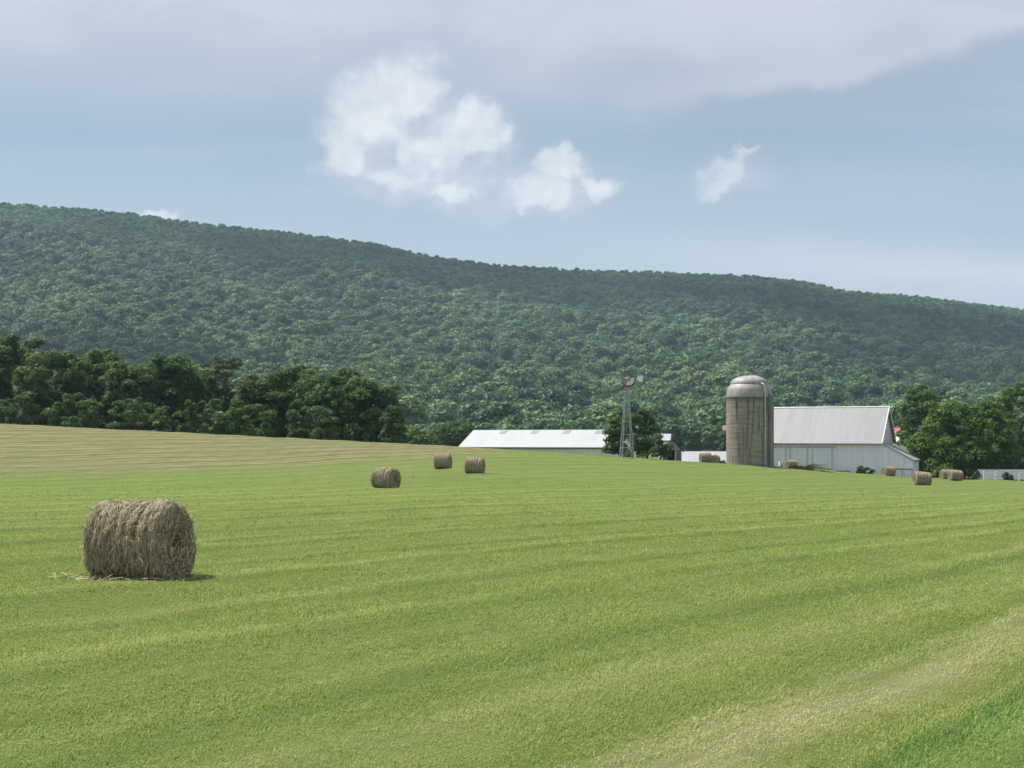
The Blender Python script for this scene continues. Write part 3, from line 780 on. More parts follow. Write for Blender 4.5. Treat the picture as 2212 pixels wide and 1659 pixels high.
# ------------------------------------------------------------ silo
STAVE, n_, b_ = mat_new('silo_staves')
def silo_nodes():
    n, b = n_, b_
    tc = n.new('ShaderNodeTexCoord'); x, y, z = n.sep(tc.outputs['Object'])
    ang = n.m('ARCTAN2', y, x)
    st = n.noise(n.xyz(n.mul(ang, 9.0), n.mul(z, 0.16), 0), 0.9, 5, 0.65)
    rows = n.noise(n.xyz(n.mul(ang, 0.9), n.mul(z, 2.6), 0), 1.2, 4, 0.6)
    grain = n.noise(n.xyz(n.mul(ang, 8), n.mul(z, 3.0), 2.0), 1.5, 4, 0.6)
    col = n.mix(n.sstep(rows, 0.3, 0.7), (0.215, 0.193, 0.160), (0.345, 0.310, 0.262))
    col = n.mix(n.sstep(grain, 0.5, 0.8, 0, 0.5), col, (0.24, 0.21, 0.17))
    col = n.mix(n.mul(n.sstep(st, 0.49, 0.62), n.lin(z, 0.0, 9.5, 0.45, 1.0)), col, (0.062, 0.055, 0.047))
    col = n.mix(n.mul(n.sstep(n.add(z, n.mul(n.sub(grain, 0.5), 2.0)), 8.4, 9.6), 0.8), col, (0.085, 0.078, 0.068))
    brick = n.new('ShaderNodeTexBrick'); n.put(brick.inputs['Vector'], n.xyz(n.mul(ang, 3.0), z, 0)); brick.inputs['Scale'].default_value = 1.0
    brick.inputs['Brick Width'].default_value = 0.3; brick.inputs['Row Height'].default_value = 0.76; brick.inputs['Mortar Size'].default_value = 0.012
    col = n.mix(n.mul(brick.outputs['Fac'], 0.35), col, (0.12, 0.105, 0.085))
    n.put(b.inputs['Base Color'], col); b.inputs['Roughness'].default_value = 0.9; b.inputs['Specular IOR Level'].default_value = 0.15
silo_nodes()
GALV = mat_mottle('galvanised', (0.34, 0.35, 0.36), (0.46, 0.46, 0.46), 0.9, 0.5, (1, 1, 0.5), 0.15, 0.05)
GALVD = mat_mottle('dull_steel', (0.16, 0.165, 0.17), (0.26, 0.26, 0.26), 2, 0.6, metal=0.2)
DARK = mat_mottle('dark_timber_shade', (0.012, 0.012, 0.013), (0.03, 0.03, 0.032), 2, 0.8)
DOME = mat_mottle('dome_metal', (0.22, 0.217, 0.213), (0.33, 0.32, 0.31), 1.2, 0.6, (1, 1, 0.4), 0.1, 0.1)
SY = 190.0
def build_silo():
    x = at(1618, SY); r = 48.6 / F * SY; zb = fz(x, SY - 2) - 0.35
    root = tag(empty('silo', (x, SY, zb)), 'round concrete stave silo with grey metal dome beside the white barn', 'silo')
    zt = hz(857, SY) - zb; zr = hz(829, SY) - zb; za = hz(811.5, SY) - zb
    MB().lathe([(r, 0), (r, zt)], 72).build('stave_wall', STAVE, root, True)
    k = 17
    hp = MB().lathe([(r + 0.002, -0.012), (r + 0.012, -0.012), (r + 0.012, 0.012), (r + 0.002, 0.012)], 64).build('steel_hoop', GALVD, root, True)
    for j in range(k):
        o = hp if j == 0 else hp.copy()
        if j: C.objects.link(o); o.parent = root
        o.location = (0, 0, 0.5 + (zt - 0.9) * (j / (k - 1)))
    rd = r * 0.79
    prof = [(r + 0.03, zt - 0.12), (r + 0.05, zt - 0.1), (r + 0.05, zt + 0.05), (r - 0.02, zt + 0.45)]
    for q in np.linspace(0.35, 1, 7): prof.append((r - (r - rd) * q ** 2.0, zt + (zr - zt) * (0.25 + 0.75 * q)))
    MB().lathe(prof, 72).build('dome_band', DOME, root, True)
    up = [(rd - 0.02, zr - 0.10), (rd + 0.10, zr - 0.06), (rd + 0.10, zr + 0.04)]
    for q in np.linspace(0.1, 1, 9): up.append(((rd + 0.06) * math.cos(q * 1.42), zr + 0.05 + (za - zr - 0.05) * math.sin(q * 1.42) / math.sin(1.42)))
    up.append((0.02, za + 0.03))
    cap = MB().lathe(up, 72).build('dome_cap', DOME, root, True)
    rb = MB()
    for j in range(16):
        t = 2 * math.pi * j / 16
        rb.tube([((p + 0.012) * math.cos(t), (p + 0.012) * math.sin(t), zz) for p, zz in up[2:-1]], 0.025, 4)
    rb.build('dome_ribs', DOME, cap)
    # covered ladder chute on the right and the filler pipe beside it
    a = R(-38); cx, cy = (r + 0.1) * math.cos(a), (r + 0.1) * math.sin(a)
    ch = MB()
    for j in range(1): ch.lathe([(0.34, 0.0), (0.34, zt + 0.2)], 20)
    c = ch.build('ladder_chute', mat_mottle('chute_sheet', (0.12, 0.115, 0.105), (0.27, 0.255, 0.235), 1.0, 0.7, (3, 3, 0.15)), root, True); c.location = (cx, cy, 0)
    cc = MB().lathe([(0.02, zt + 0.42), (0.38, zt + 0.17), (0.38, zt + 0.1)], 20).build('chute_hood', GALVD, c, True)
    a2 = R(-16); MB().lathe([(0.2, 0), (0.2, zt - 0.1)], 12).build('stave_pilaster', GALVD, root, True).location = ((r + 0.08) * math.cos(a2), (r + 0.08) * math.sin(a2), 0)
    a3 = R(-58); fx, fy = (r + 0.16) * math.cos(a3), (r + 0.16) * math.sin(a3)
    e = (rd * 0.75 * math.cos(a3), rd * 0.75 * math.sin(a3))
    pts = [(fx, fy, 0.3), (fx, fy, zt + 0.2), (fx, fy, zt + 0.75), (fx * .985, fy * .985, zt + 1.2), (fx * .93, fy * .93, zt + 1.55), (e[0], e[1], zr + 0.25)]
    p = MB().tube(pts, 0.115, 12).build('filler_pipe', GALV, root, True)
    for z in (1.5, 3.6, 5.7, 7.8):
        MB().box(-0.15, 0.15, -0.15, 0.15, -0.05, 0.05).build('pipe_clamp', GALVD, p).location = (fx * .992, fy * .992, z)
    MB().tube([(fx, fy, 0.0), (fx - .0, fy - 0.35, 0.25), (fx, fy - .1, .5)], [0.22, 0.2, 0.13], 10).build('blower_spout', GALVD, p, True)
build_silo()

# ------------------------------------------------------------ barn and sheds
def mat_boards(name, c1, c2, wear, pitch=0.28, wear_amt=0.85, axis=0):
    m, n, b = mat_new(name)
    tc = n.new('ShaderNodeTexCoord'); q = n.sep(tc.outputs['Object'])
    u = q[axis]; z = q[2]
    cell = n.m('FLOOR', n.mul(u, 1 / pitch)); fr = n.m('FRACT', n.mul(u, 1 / pitch))
    wn = n.new('ShaderNodeTexWhiteNoise', noise_dimensions='1D'); n.put(wn.inputs['W'], cell)
    col = n.mix(wn.outputs['Value'], c1, c2)
    seam = n.sstep(n.m('ABSOLUTE', n.sub(fr, 0.5)), 0.44, 0.5)
    col = n.mix(n.mul(seam, 0.45), col, tuple(c * 0.45 for c in c1))
    pe = n.noise(n.xyz(n.mul(u, 2.2), 0, n.mul(z, 0.5)), 1.1, 5, 0.7)
    low = n.lin(z, 0.2, 3.2, 1.0, 0.25)
    col = n.mix(n.mul(n.mul(n.sstep(pe, 0.56, 0.70), low), wear_amt), col, wear)
    n.put(b.inputs['Base Color'], col); b.inputs['Roughness'].default_value = 0.75; b.inputs['Specular IOR Level'].default_value = 0.2
    bp = n.new('ShaderNodeBump'); bp.inputs['Strength'].default_value = 0.5; bp.inputs['Distance'].default_value = 0.02; bp.invert = True
    n.put(bp.inputs['Height'], seam); n.put(b.inputs['Normal'], bp.outputs[0])
    return m
def mat_sheet(name, c1, c2, rust, pitch=0.6, rust_amt=0.15, rough=0.45, seam_amt=0.25):
    m, n, b = mat_new(name)
    tc = n.new('ShaderNodeTexCoord'); x, y, z = n.sep(tc.outputs['Object'])
    fr = n.m('FRACT', n.mul(x, 1 / pitch)); seam = n.sstep(n.m('ABSOLUTE', n.sub(fr, 0.5)), 0.42, 0.5)
    cell = n.m('FLOOR', n.mul(x, 1 / (pitch * 2))); wn = n.new('ShaderNodeTexWhiteNoise', noise_dimensions='1D'); n.put(wn.inputs['W'], cell)
    st = n.noise(n.xyz(n.mul(x, 2.0), n.mul(y, 0.25), n.mul(z, 0.25)), 1.0, 5, 0.6)
    col = n.mix(n.add(n.mul(wn.outputs['Value'], 0.4), n.mul(n.sstep(st, .3, .7), 0.6)), c1, c2)
    col = n.mix(n.mul(n.sstep(st, 0.55, 0.75), rust_amt), col, rust)
    col = n.mix(n.mul(seam, seam_amt), col, tuple(c * 0.6 for c in c1))
    n.put(b.inputs['Base Color'], col); b.inputs['Roughness'].default_value = rough; b.inputs['Specular IOR Level'].default_value = 0.35
    bp = n.new('ShaderNodeBump'); bp.inputs['Strength'].default_value = 0.35; bp.inputs['Distance'].default_value = 0.03
    n.put(bp.inputs['Height'], seam); n.put(b.inputs['Normal'], bp.outputs[0])
    return m
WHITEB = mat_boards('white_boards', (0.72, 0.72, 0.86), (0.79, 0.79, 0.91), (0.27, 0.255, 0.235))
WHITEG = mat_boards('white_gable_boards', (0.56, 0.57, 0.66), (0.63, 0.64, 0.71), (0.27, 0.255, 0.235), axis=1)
DOORB = mat_boards('door_boards', (0.68, 0.69, 0.83), (0.74, 0.75, 0.88), (0.27, 0.255, 0.235), 0.22, 0.35)
TRIM = mat_mottle('white_trim', (0.70, 0.71, 0.72), (0.78, 0.78, 0.78), 2, 0.6)
TRIMG = mat_mottle('grey_batten', (0.38, 0.42, 0.44), (0.46, 0.50, 0.52), 2, 0.6)
ROOFG = mat_sheet('grey_roof_sheet', (0.215, 0.213, 0.225), (0.265, 0.262, 0.275), (0.19, 0.15, 0.13), 0.6, 0.4, 0.6, 0.1)
ROOFW = mat_sheet('white_roof_sheet', (0.315, 0.325, 0.345), (0.36, 0.37, 0.39), (0.30, 0.285, 0.27), 0.9, 0.15, 0.5, 0.1)
PANEL = mat_mottle('translucent_panel', (0.20, 0.188, 0.18), (0.25, 0.238, 0.23), 2, 0.6)
GREYB = mat_boards('weathered_boards', (0.16, 0.16, 0.165), (0.25, 0.25, 0.255), (0.08, 0.075, 0.07), 0.22)
def build_barn():
    th = R(23); Y0 = 203.0; x0 = at(1900, Y0)
    zb = fz(x0, Y0) - 0.5
    root = tag(empty('barn', (x0, Y0, zb), -th), 'long white board barn with grey metal roof and a lean-to, right of the silo', 'barn')
    W, L = 14.0, 18.6
    ze = hz(955, Y0) - zb; zr = hz(879.5, Y0 + 6.5) - zb
    MB().box(-L, 0, 0, 0.15, -1, ze).build('front_wall', WHITEB, root)
    MB().box(-L, 0, W - .15, W, -1, ze).build('rear_wall', WHITEB, root)
    for xx in (-0.15, -L):
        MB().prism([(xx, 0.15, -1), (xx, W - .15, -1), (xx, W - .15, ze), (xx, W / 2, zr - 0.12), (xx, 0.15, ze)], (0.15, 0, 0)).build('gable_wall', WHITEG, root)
    def slope(sg):
        y_e = -0.45 if sg > 0 else W + .45; dz = (zr - ze) / (W / 2) * 0.45
        p = [(-L - .4, y_e, ze - dz + .16), (.38, y_e, ze - dz + .16), (.38, W / 2, zr + .1), (-L - .4, W / 2, zr + .1)]
        q = [(a, b, c - 0.1) for a, b, c in p]
        m = MB().hexa(q + p) if sg > 0 else MB().hexa([q[1], q[0], q[3], q[2], p[1], p[0], p[3], p[2]])
        return m.build('roof_slope', ROOFG, root)
    s = slope(1); slope(-1)
    MB().prism([(-L - .4, W / 2 - .22, zr + .02), (-L - .4, W / 2, zr + .17), (-L - .4, W / 2 + .22, zr + .02), (-L - .4, W / 2, zr + .11)], (L + .78, 0, 0)).build('ridge_cap', GALV, root)
    dz = (zr - ze) / (W / 2) * 0.45
    MB().hexa([(.381, -.47, ze - dz - .12), (.46, -.47, ze - dz - .12), (.46, W / 2, zr - .18), (.381, W / 2, zr - .18),
               (.381, -.47, ze - dz + .22), (.46, -.47, ze - dz + .22), (.46, W / 2, zr + .16), (.381, W / 2, zr + .16)]).build('bargeboard', TRIM, root)
    MB().hexa([(.381, W / 2, zr - .18), (.46, W / 2, zr - .18), (.46, W + .47, ze - dz - .12), (.381, W + .47, ze - dz - .12),
               (.381, W / 2, zr + .16), (.46, W / 2, zr + .16), (.46, W + .47, ze - dz + .22), (.381, W + .47, ze - dz + .22)]).build('bargeboard', TRIM, root)
    MB().box(-L - .4, .38, -.44, -0.02, ze - .32, ze - .22).build('eave_soffit', DARK, root)
    MB().tube([(-L - .4, -.52, ze - .2), (.38, -.52, ze - .25)], 0.07, 8).build('gutter', GALVD, root)
    # sliding doors on a rail
    for k, (xa, xb) in enumerate(((-16.2, -13.6), (-12.9, -10.4), (-9.6, -6.8))):
        d = MB().box(xa, xb, -0.09, -0.003, 0.1, ze - .85).build('sliding_door', DOORB, root)
        for xq in (xa, xb): MB().box(xq - .06, xq + .06, -0.115, -0.091, 0.1, ze - .9).build('door_stile', TRIMG, d)
    MB().box(-16.8, -6.2, -0.14, -0.004, ze - .82, ze - .72).build('door_rail', TRIMG, root)
    MB().box(-13.0 + 2.1, -13.0 + 2.16, -0.05, -0.004, 0.6, ze - .9).build('downpipe', GALVD, root)
    # lean-to at the right end
    LL = 4.7; zl = hz(994, Y0 - 2) - zb
    MB().prism([(0.0, 0, -1), (LL, 0, -1), (LL, 0, zl), (0.0, 0, ze - .02)], (0, 0.15, 0)).build('lean_to_wall', WHITEB, root)
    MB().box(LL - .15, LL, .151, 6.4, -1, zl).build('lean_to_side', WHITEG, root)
    ov = 0.2; sl = (zl - ze) / LL
    p = [(0.47, -ov, ze + sl * .47 + .12), (LL + ov, -ov, zl + sl * ov + .12), (LL + ov, 6.8, zl + sl * ov + .12), (0.47, 6.8, ze + sl * .47 + .12)]
    MB().hexa([(a, b, c - .16) for a, b, c in p] + p).build('lean_to_roof', ROOFG, root)
    MB().box(0.3, LL - .05, -.07, -.004, 1.45, 1.62).build('door_header', GREYB, root)
    for xx in (0.3, 2.0, 3.1, LL - .2): MB().box(xx, xx + .14, -.06, -.005, -.4, 1.44).build('door_post', TRIMG, root)
    return root
build_barn()
def gable_shed(name, label, px, Y, th, L, W, py_e, py_r, roof, wall, zb=None, cat='shed', overh=0.35, anchor='left', gable=True):
    x0 = at(px, Y); zb = fz(x0, Y) - 0.8 if zb is None else zb
    root = tag(empty(name, (x0, Y, zb), -R(th)), label, cat)
    ze = hz(py_e, Y) - zb; zr = hz(py_r, Y + W / 2 * math.cos(R(th))) - zb
    MB().box(0, L, 0, .12, -1, ze - .1).build('front_wall', wall, root)
    MB().box(0, L, W - .12, W, -1, ze - .1).build('rear_wall', wall, root)
    for xx in (0.0, L - .12):
        MB().prism([(xx, .12, -1), (xx, W - .12, -1), (xx, W - .12, ze - .1), (xx, W / 2, zr - .12), (xx, .12, ze - .1)], (.12, 0, 0)).build('gable_wall', wall, root)
    d = (zr - ze) / (W / 2) * overh; out = []
    for sg in (0, 1):
        ye = -overh if sg == 0 else W + overh
        p = [(-overh, ye, ze - d), (L + overh, ye, ze - d), (L + overh, W / 2, zr), (-overh, W / 2, zr)]
        if sg: p = [p[1], p[0], p[3], p[2]]
        out.append(MB().hexa([(a, b, c - .1) for a, b, c in p] + p).build('roof_slope', roof, root))
    MB().box(-overh, L + overh, -overh + .04, -.01, ze - d - .22, ze - d - .12).build('eave_shade', DARK, root)  # near-black strip painting the shadow under the eave
    return root, out[0], ze, zr
ls, lroof, lze, lzr = gable_shed('livestock_shed', 'long low white shed with bright metal roof and four grey roof panels', 995, 238, 23, 26.5, 12, 963.5, 929, ROOFW, mat_boards('shed_wall', (0.66, 0.67, 0.72), (0.74, 0.75, 0.79), (0.3, 0.3, 0.3), 0.3, 0.2))
for k in range(4):     # grey light panels let into the roof near the ridge
    xa = 5.1 + k * 5.75; W = 12; g = (lzr - lze) / (W / 2); y1, y0 = W / 2 - .25, W / 2 - 1.45
    MB().hexa([(xa, y0, lze + g * y0 + .003), (xa + 1.25, y0, lze + g * y0 + .003), (xa + 1.25, y1, lze + g * y1 + .003), (xa, y1, lze + g * y1 + .003),
               (xa, y0, lze + g * y0 + .03), (xa + 1.25, y0, lze + g * y0 + .03), (xa + 1.25, y1, lze + g * y1 + .03), (xa, y1, lze + g * y1 + .03)]).build('roof_panel', PANEL, lroof)
gable_shed('low_shed', 'low white shed with a plain white roof, between the small grey shed and the silo', 1462, 226, 4, 16, 6, 1001, 975, ROOFW, WHITEB, overh=0.25)
def build_tool_shed():
    Y = 204; x = at(1452, Y); zb = fz(x, Y) - 0.5
    root = tag(empty('tool_shed', (x, Y, zb), R(-6)), 'small weathered grey gable shed with dark roof edge, right of the windmill', 'shed')
    ze, zr = hz(972, Y) - zb, hz(949, Y) - zb; hw = 1.35
    MB().prism([(-hw, 0, ze), (hw, 0, ze), (0, 0, zr - .08)], (0, .12, 0)).build('gable_wall', mat_boards('grey_gable', (0.30, 0.30, 0.29), (0.38, 0.38, 0.37), (0.15, 0.15, 0.15), .2), root)
    MB().box(0.45, hw, 0, .12, -1, ze - .01).build('plank_door', GREYB, root)
    MB().box(-hw, -0.6, 0, .12, -1, ze - .01).build('front_wall', GREYB, root)
    MB().box(-0.6, .45, 3.0, 3.1, -1, ze).build('rear_wall', DARK, root)
    MB().box(hw - .12, hw, .121, 3.1, -1, ze).build('side_wall', GREYB, root); MB().box(-hw, -hw + .12, .121, 3.1, -1, ze).build('side_wall', GREYB, root)
    for s in (-1, 1):
        g = (zr - ze) / hw; e = hw + .32
        p = [(s * e, -.3, ze - g * .32), (0, -.3, zr), (0, 3.4, zr), (s * e, 3.4, ze - g * .32)]
        if s > 0: p = p[::-1]
        MB().hexa([(a, b, c) for a, b, c in p] + [(a, b, c + .16) for a, b, c in p]).build('roof_slope', DARK, root)
build_tool_shed()
gable_shed('white_outbuilding', 'white roof glimpsed over the shrub beside the windmill tree', 1424, 262, 10, 1.9, 4, 950, 937, ROOFW, WHITEB, overh=.2)
# low grey house and white rail at the right edge
gh, _, _, _ = gable_shed('farmhouse', 'low house with grey shingle roof at the right edge behind a white rail', 2132, 200, -2, 14, 5, 1033, 1014, mat_mottle('shingle', (0.075, 0.085, 0.105), (0.14, 0.15, 0.17), 3, 0.8), GREYB, cat='house', overh=.4)
def rail_fence():
    Y = 194; xa, xb = at(2124, Y), at(2230, Y)
    root = tag(empty('rail_fence', (xa, Y, fz(xa, Y))), 'white wooden rail fence in front of the low grey house', 'fence')
    L = xb - xa; dz = fz(xb, Y) - fz(xa, Y)
    for zz in (0.45, 0.95):
        MB().hexa([(0, -.03, zz), (L, -.03, zz + dz), (L, .03, zz + dz), (0, .03, zz), (0, -.03, zz + .2), (L, -.03, zz + .2 + dz), (L, .03, zz + .2 + dz), (0, .03, zz + .2)]).build('rail', TRIM, root)
    for k in range(5):
        xx = .1 + (L - .2) * k / 4; MB().box(xx - .07, xx + .07, .031, .15, -.2 + dz * k / 4, 1.22 + dz * k / 4).build('post', TRIM, root)
rail_fence()
# the red roofed house and the rest of the hamlet beyond
def far_house(label, px, Y, py_e, py_r, py_b, L, W, th, roofc, wallc):
    zb = hz(py_b, Y); x = at(px, Y)
    root = tag(empty('distant_house', (x, Y, zb), R(th)), label, 'house', 'houses far behind the farm')
    ze, zr = hz(py_e, Y) - zb, hz(py_r, Y) - zb
    wm = mat_mottle('house_wall', wallc, tuple(c * 1.15 for c in wallc), 1); rm = mat_mottle('house_roof', roofc, tuple(c * 1.15 for c in roofc), 1)
    MB().prism([(0, 0, -3), (0, W, -3), (0, W, ze), (0, W / 2, zr - .1), (0, 0, ze)], (L, 0, 0)).build('wall', wm, root)
    for s in (0, 1):
        ye = -.3 if s == 0 else W + .3; g = (zr - ze) / (W / 2) * .3
        p = [(-.3, ye, ze - g), (L + .3, ye, ze - g), (L + .3, W / 2, zr), (-.3, W / 2, zr)]
        if s: p = [p[1], p[0], p[3], p[2]]
        MB().hexa([(a, b, c + .02) for a, b, c in p] + [(a, b, c + .2) for a, b, c in p]).build('roof', rm, root)
    for k in range(2): MB().box(L * (.2 + .4 * k), L * (.35 + .4 * k), -.06, -.003, ze * .35, ze * .75).build('window', DARK, root)
    return root
far_house('distant cream house with a red roof, between the barn gable and the big green tree', 1941, 420, 938, 925, 962, 4.6, 5, 12, (0.50, 0.13, 0.11), (0.62, 0.52, 0.36))
far_house('distant pale house with a white roof, just below the red roofed one', 1931, 400, 953, 946, 965, 4.5, 4, 5, (0.7, 0.72, 0.74), (0.6, 0.55, 0.4))
far_house('distant orange brick house just showing left of the silo', 1563, 560, 929, 920, 945, 3.0, 3, 0, (0.34, 0.20, 0.13), (0.40, 0.24, 0.16))

# ------------------------------------------------------------ windmill
REDTIP = mat_mottle('red_tip', (0.06, 0.026, 0.022), (0.11, 0.042, 0.034), 3, 0.6)
ZINC = mat_mottle('zinc', (0.27, 0.305, 0.32), (0.37, 0.40, 0.415), 3, 0.5, metal=0.2)
DULLZ = mat_mottle('old_zinc', (0.20, 0.205, 0.21), (0.32, 0.33, 0.33), 3, 0.5, metal=0.2)
LITZ = mat_mottle('lit_blade', (0.62, 0.63, 0.64), (0.74, 0.74, 0.74), 3, 0.5)
SHADEZ = mat_mottle('shaded_blade', (0.10, 0.10, 0.105), (0.17, 0.165, 0.165), 3, 0.6)
VANE = mat_mottle('vane_paint', (0.66, 0.74, 0.72), (0.76, 0.82, 0.80), 3, 0.6)
def build_windmill():
    Y = 197.0; x = at(1354, Y); zb = fz(x, Y) - 0.2
    root = tag(empty('windmill', (x, Y, zb), R(9)), 'steel farm windmill on a lattice tower in front of the dark round tree', 'windmill')
    H = hz(838, Y) - zb; hb, ht = 0.86, 0.15
    cor = [(-1, -1), (1, -1), (1, 1), (-1, 1)]
    P = lambda c, u: Vector((c[0] * (hb + (ht - hb) * u), c[1] * (hb + (ht - hb) * u), H * u))
    for c in cor: MB().tube([P(c, 0), P(c, 1)], [0.07, 0.055], 6).build('tower_leg', ZINC, root)
    lv = [0.0, 0.165, 0.35, 0.53, 0.69, 0.82, 0.92]
    for j, u in enumerate(lv):
        for k in range(4):
            a, b = cor[k], cor[(k + 1) % 4]
            if j: MB().tube([P(a, u), P(b, u)], 0.036, 5).build('girt', ZINC, root)
            if j < len(lv) - 1:
                u2 = lv[j + 1]
                MB().tube([P(a, u), P(b, u2)], 0.014 if j else 0.024, 4).tube([P(b, u), P(a, u2)], 0.014 if j else 0.024, 4).build('cross_brace', DULLZ, root)
    MB().tube([(0, 0, .2), (0, 0, H)], 0.025, 6).build('pump_rod', DULLZ, root)
    MB().box(-.3, .3, -.3, .3, H - .16, H - .08).build('platform', DULLZ, root)
    zh = hz(818, Y) - zb
    MB().tube([(0, 0, H - .1), (0, 0, zh - .15)], 0.09, 8).build('mast', DULLZ, root)
    hd = empty('head', (0, 0, zh)); hd.parent = root; hd.rotation_euler = (0, R(0), R(20 - 9))   # wheel faces the camera, a little to the left
    MB().tube([(0, -.5, 0), (0, -.3, 0), (0, .35, 0), (0, .5, 0)], [.06, .15, .17, .1], 10).build('gearbox', DULLZ, hd, True)
    wheel = empty('wheel', (0, -.42, 0)); wheel.parent = hd; wheel.rotation_euler = (R(-6), 0, 0)
    Rw = 1.22; n = 18
    def blade(t, tip):
        e = Vector((math.cos(t), 0, math.sin(t))); q = Vector((-math.sin(t), 0, math.cos(t))); m = MB()
        r0, r1 = (0.42, 0.98) if not tip else (0.98, Rw)
        w0, w1 = (0.08, 0.165) if not tip else (0.165, 0.20); tw = 0.5
        pts = []
        for r, w in ((r0, w0), (r1, w1)):
            for sgn in (-1, 0, 1):
                yy = -sgn * w * math.sin(tw) + (0.02 if sgn == 0 else 0)
                pts.append(e * r + q * (sgn * w * math.cos(tw)) + Vector((0, yy, 0)))
        i = len(m.v); m.v += [tuple(p) for p in pts] + [tuple(p + Vector((0, .012, 0))) for p in pts]
        m.f += [(0, 1, 4, 3), (1, 2, 5, 4), (9, 10, 7, 6), (10, 11, 8, 7), (0, 3, 9, 6), (2, 8, 11, 5), (0, 6, 7, 1), (1, 7, 8, 2), (3, 4, 10, 9), (4, 5, 11, 10)]
        return m
    for k in range(n):
        t = 2 * math.pi * k / n
        b = blade(t, False).build('blade', LITZ if k >= 13 or k == 0 else SHADEZ, wheel)  # light painted in: lower-right blades lit, the rest in shade
        blade(t, True).build('blade_tip', REDTIP, b) if 11 <= k <= 16 else blade(t, True).build('blade_tip', SHADEZ, b)
    for rr in (0.5, 0.9):
        MB().tube([(rr * math.cos(2 * math.pi * k / 36), .03, rr * math.sin(2 * math.pi * k / 36)) for k in range(37)], 0.014, 5).build('wheel_ring', DULLZ, wheel)
    for k in range(6):
        t = 2 * math.pi * k / 6 + .1; MB().tube([(0, 0, 0), (1.0 * math.cos(t), .04, 1.0 * math.sin(t))], .014, 5).build('spoke', DULLZ, wheel)
    vt = empty('tail', (0, 0, 0)); vt.parent = hd; vt.rotation_euler = (0, 0, R(-84))     # swung out to the right
    MB().tube([(0, .2, .05), (0, 1.65, .12)], 0.03, 6).tube([(0, .2, -.12), (0, 1.75, -.12)], 0.022, 6).build('tail_boom', DULLZ, vt)
    MB().prism([(-.01, 1.62, -.02), (-.01, 1.90, -.33), (-.01, 2.62, -.40), (-.01, 2.62, .50), (-.01, 1.90, .32), (-.01, 1.62, .12)], (.02, 0, 0)).build('tail_vane', VANE, vt)
build_windmill()

# ------------------------------------------------------------ yard clutter
def heap():
    Y = 187; x = at(1748, Y); rg = np.random.default_rng(77)
    root = tag(empty('hay_heap', (x, Y, fz(x, Y))), 'low grassy heap of old hay in front of the barn doors', 'heap')
    nx, ny = 60, 24; L, W, Hh = 6.6, 2.6, 0.72
    u, v = np.meshgrid(np.linspace(-1, 1, nx), np.linspace(-1, 1, ny))
    r = np.clip(1 - u**2 * .95 - v**2, 0, 1) ** .8
    z = r * Hh * (0.75 + .25 * np.sin(u * 7) + .2 * np.sin(u * 13 + v * 5)) - .08 + rg.normal(size=u.shape) * .03 * (r > 0) - 0.30 * u * (r > 0) * .2
    P = np.stack([u * L / 2, v * W / 2, z], -1).reshape(-1, 3); i = np.arange(nx * ny).reshape(ny, nx)
    f = np.stack([i[:-1, :-1], i[:-1, 1:], i[1:, 1:], i[1:, :-1]], -1).reshape(-1, 4)
    link('mound', mesh_np('mound', P, f, True), mat_mottle('old_hay', (0.07, 0.085, 0.03), (0.17, 0.165, 0.08), 2.2, 0.9, bump=.5), root)
    k = rg.choice(len(P), 900); cs = P[k]; cs = cs[cs[:, 2] > 0.02]
    vv, ff = leaves(rg, cs, np.full((len(cs), 3), .12), 3, 0.07)
    link('tufts', mesh_np('tufts', vv, ff), mat_leaf('weed', (0.05, 0.075, 0.02), (0.16, 0.17, 0.065), .3), root)
heap()
def gates():
    Y = 195; x = at(1800, Y); zb = fz(x, Y); g = mat_mottle('green_pipe', (0.03, 0.05, 0.045), (0.06, 0.085, 0.075), 3, .6)
    root = tag(empty('pipe_gate', (x, Y, zb)), 'dark green pipe gate with a rounded corner in front of the barn', 'gate')
    L = 36 / F * Y; t = hz(1017.5, Y) - zb
    pts = [(-.8, 0, t), (L - .35, 0, t)] + [(L - .35 + .3 * math.sin(q), 0, t - .3 + .3 * math.cos(q)) for q in np.linspace(.3, 1.57, 5)] + [(L - .03, 0, -.3)]
    MB().tube(pts, .06, 8).build('top_rail', g, root, True)
    MB().tube([(-.8, 0, t * .45), (L - .05, 0, t * .45)], .05, 8).build('lower_rail', g, root)
    MB().tube([(-.8, 0, -.3), (-.8, 0, t)], .05, 8).build('gate_post', g, root)
    Y = 198.5; x = at(1684, Y); zb = fz(x, Y)
    root = tag(empty('feed_trough', (x, Y, zb)), 'long white feed trough behind the half hidden bale in front of the barn', 'trough')
    t = hz(997, Y) - zb; L = 46 / F * Y
    MB().prism([(0, 0, t - .55), (0, .7, t - .55), (0, .95, t), (0, .85, t), (0, .65, t - .45), (0, .05, t - .45), (0, -.15, t), (0, -.25, t)], (L, 0, 0)).build('trough_body', TRIM, root)
    for q in (.4, L - .4): MB().box(q - .06, q + .06, .05, .65, -.4, t - .551).build('trough_leg', GREYB, root)
    x = at(1752, Y); zb = fz(x, Y)
    root = tag(empty('board_rail', (x, Y, zb)), 'grey board rail on short posts right of the feed trough', 'rail')
    t = hz(1003, Y) - zb; L = 32 / F * Y
    MB().box(0, L, 0, .06, t - .22, t).build('rail_board', TRIMG, root)
    for q in (.1, L - .1): MB().box(q - .06, q + .06, .061, .18, -.5, t).build('post', TRIMG, root)
gates()
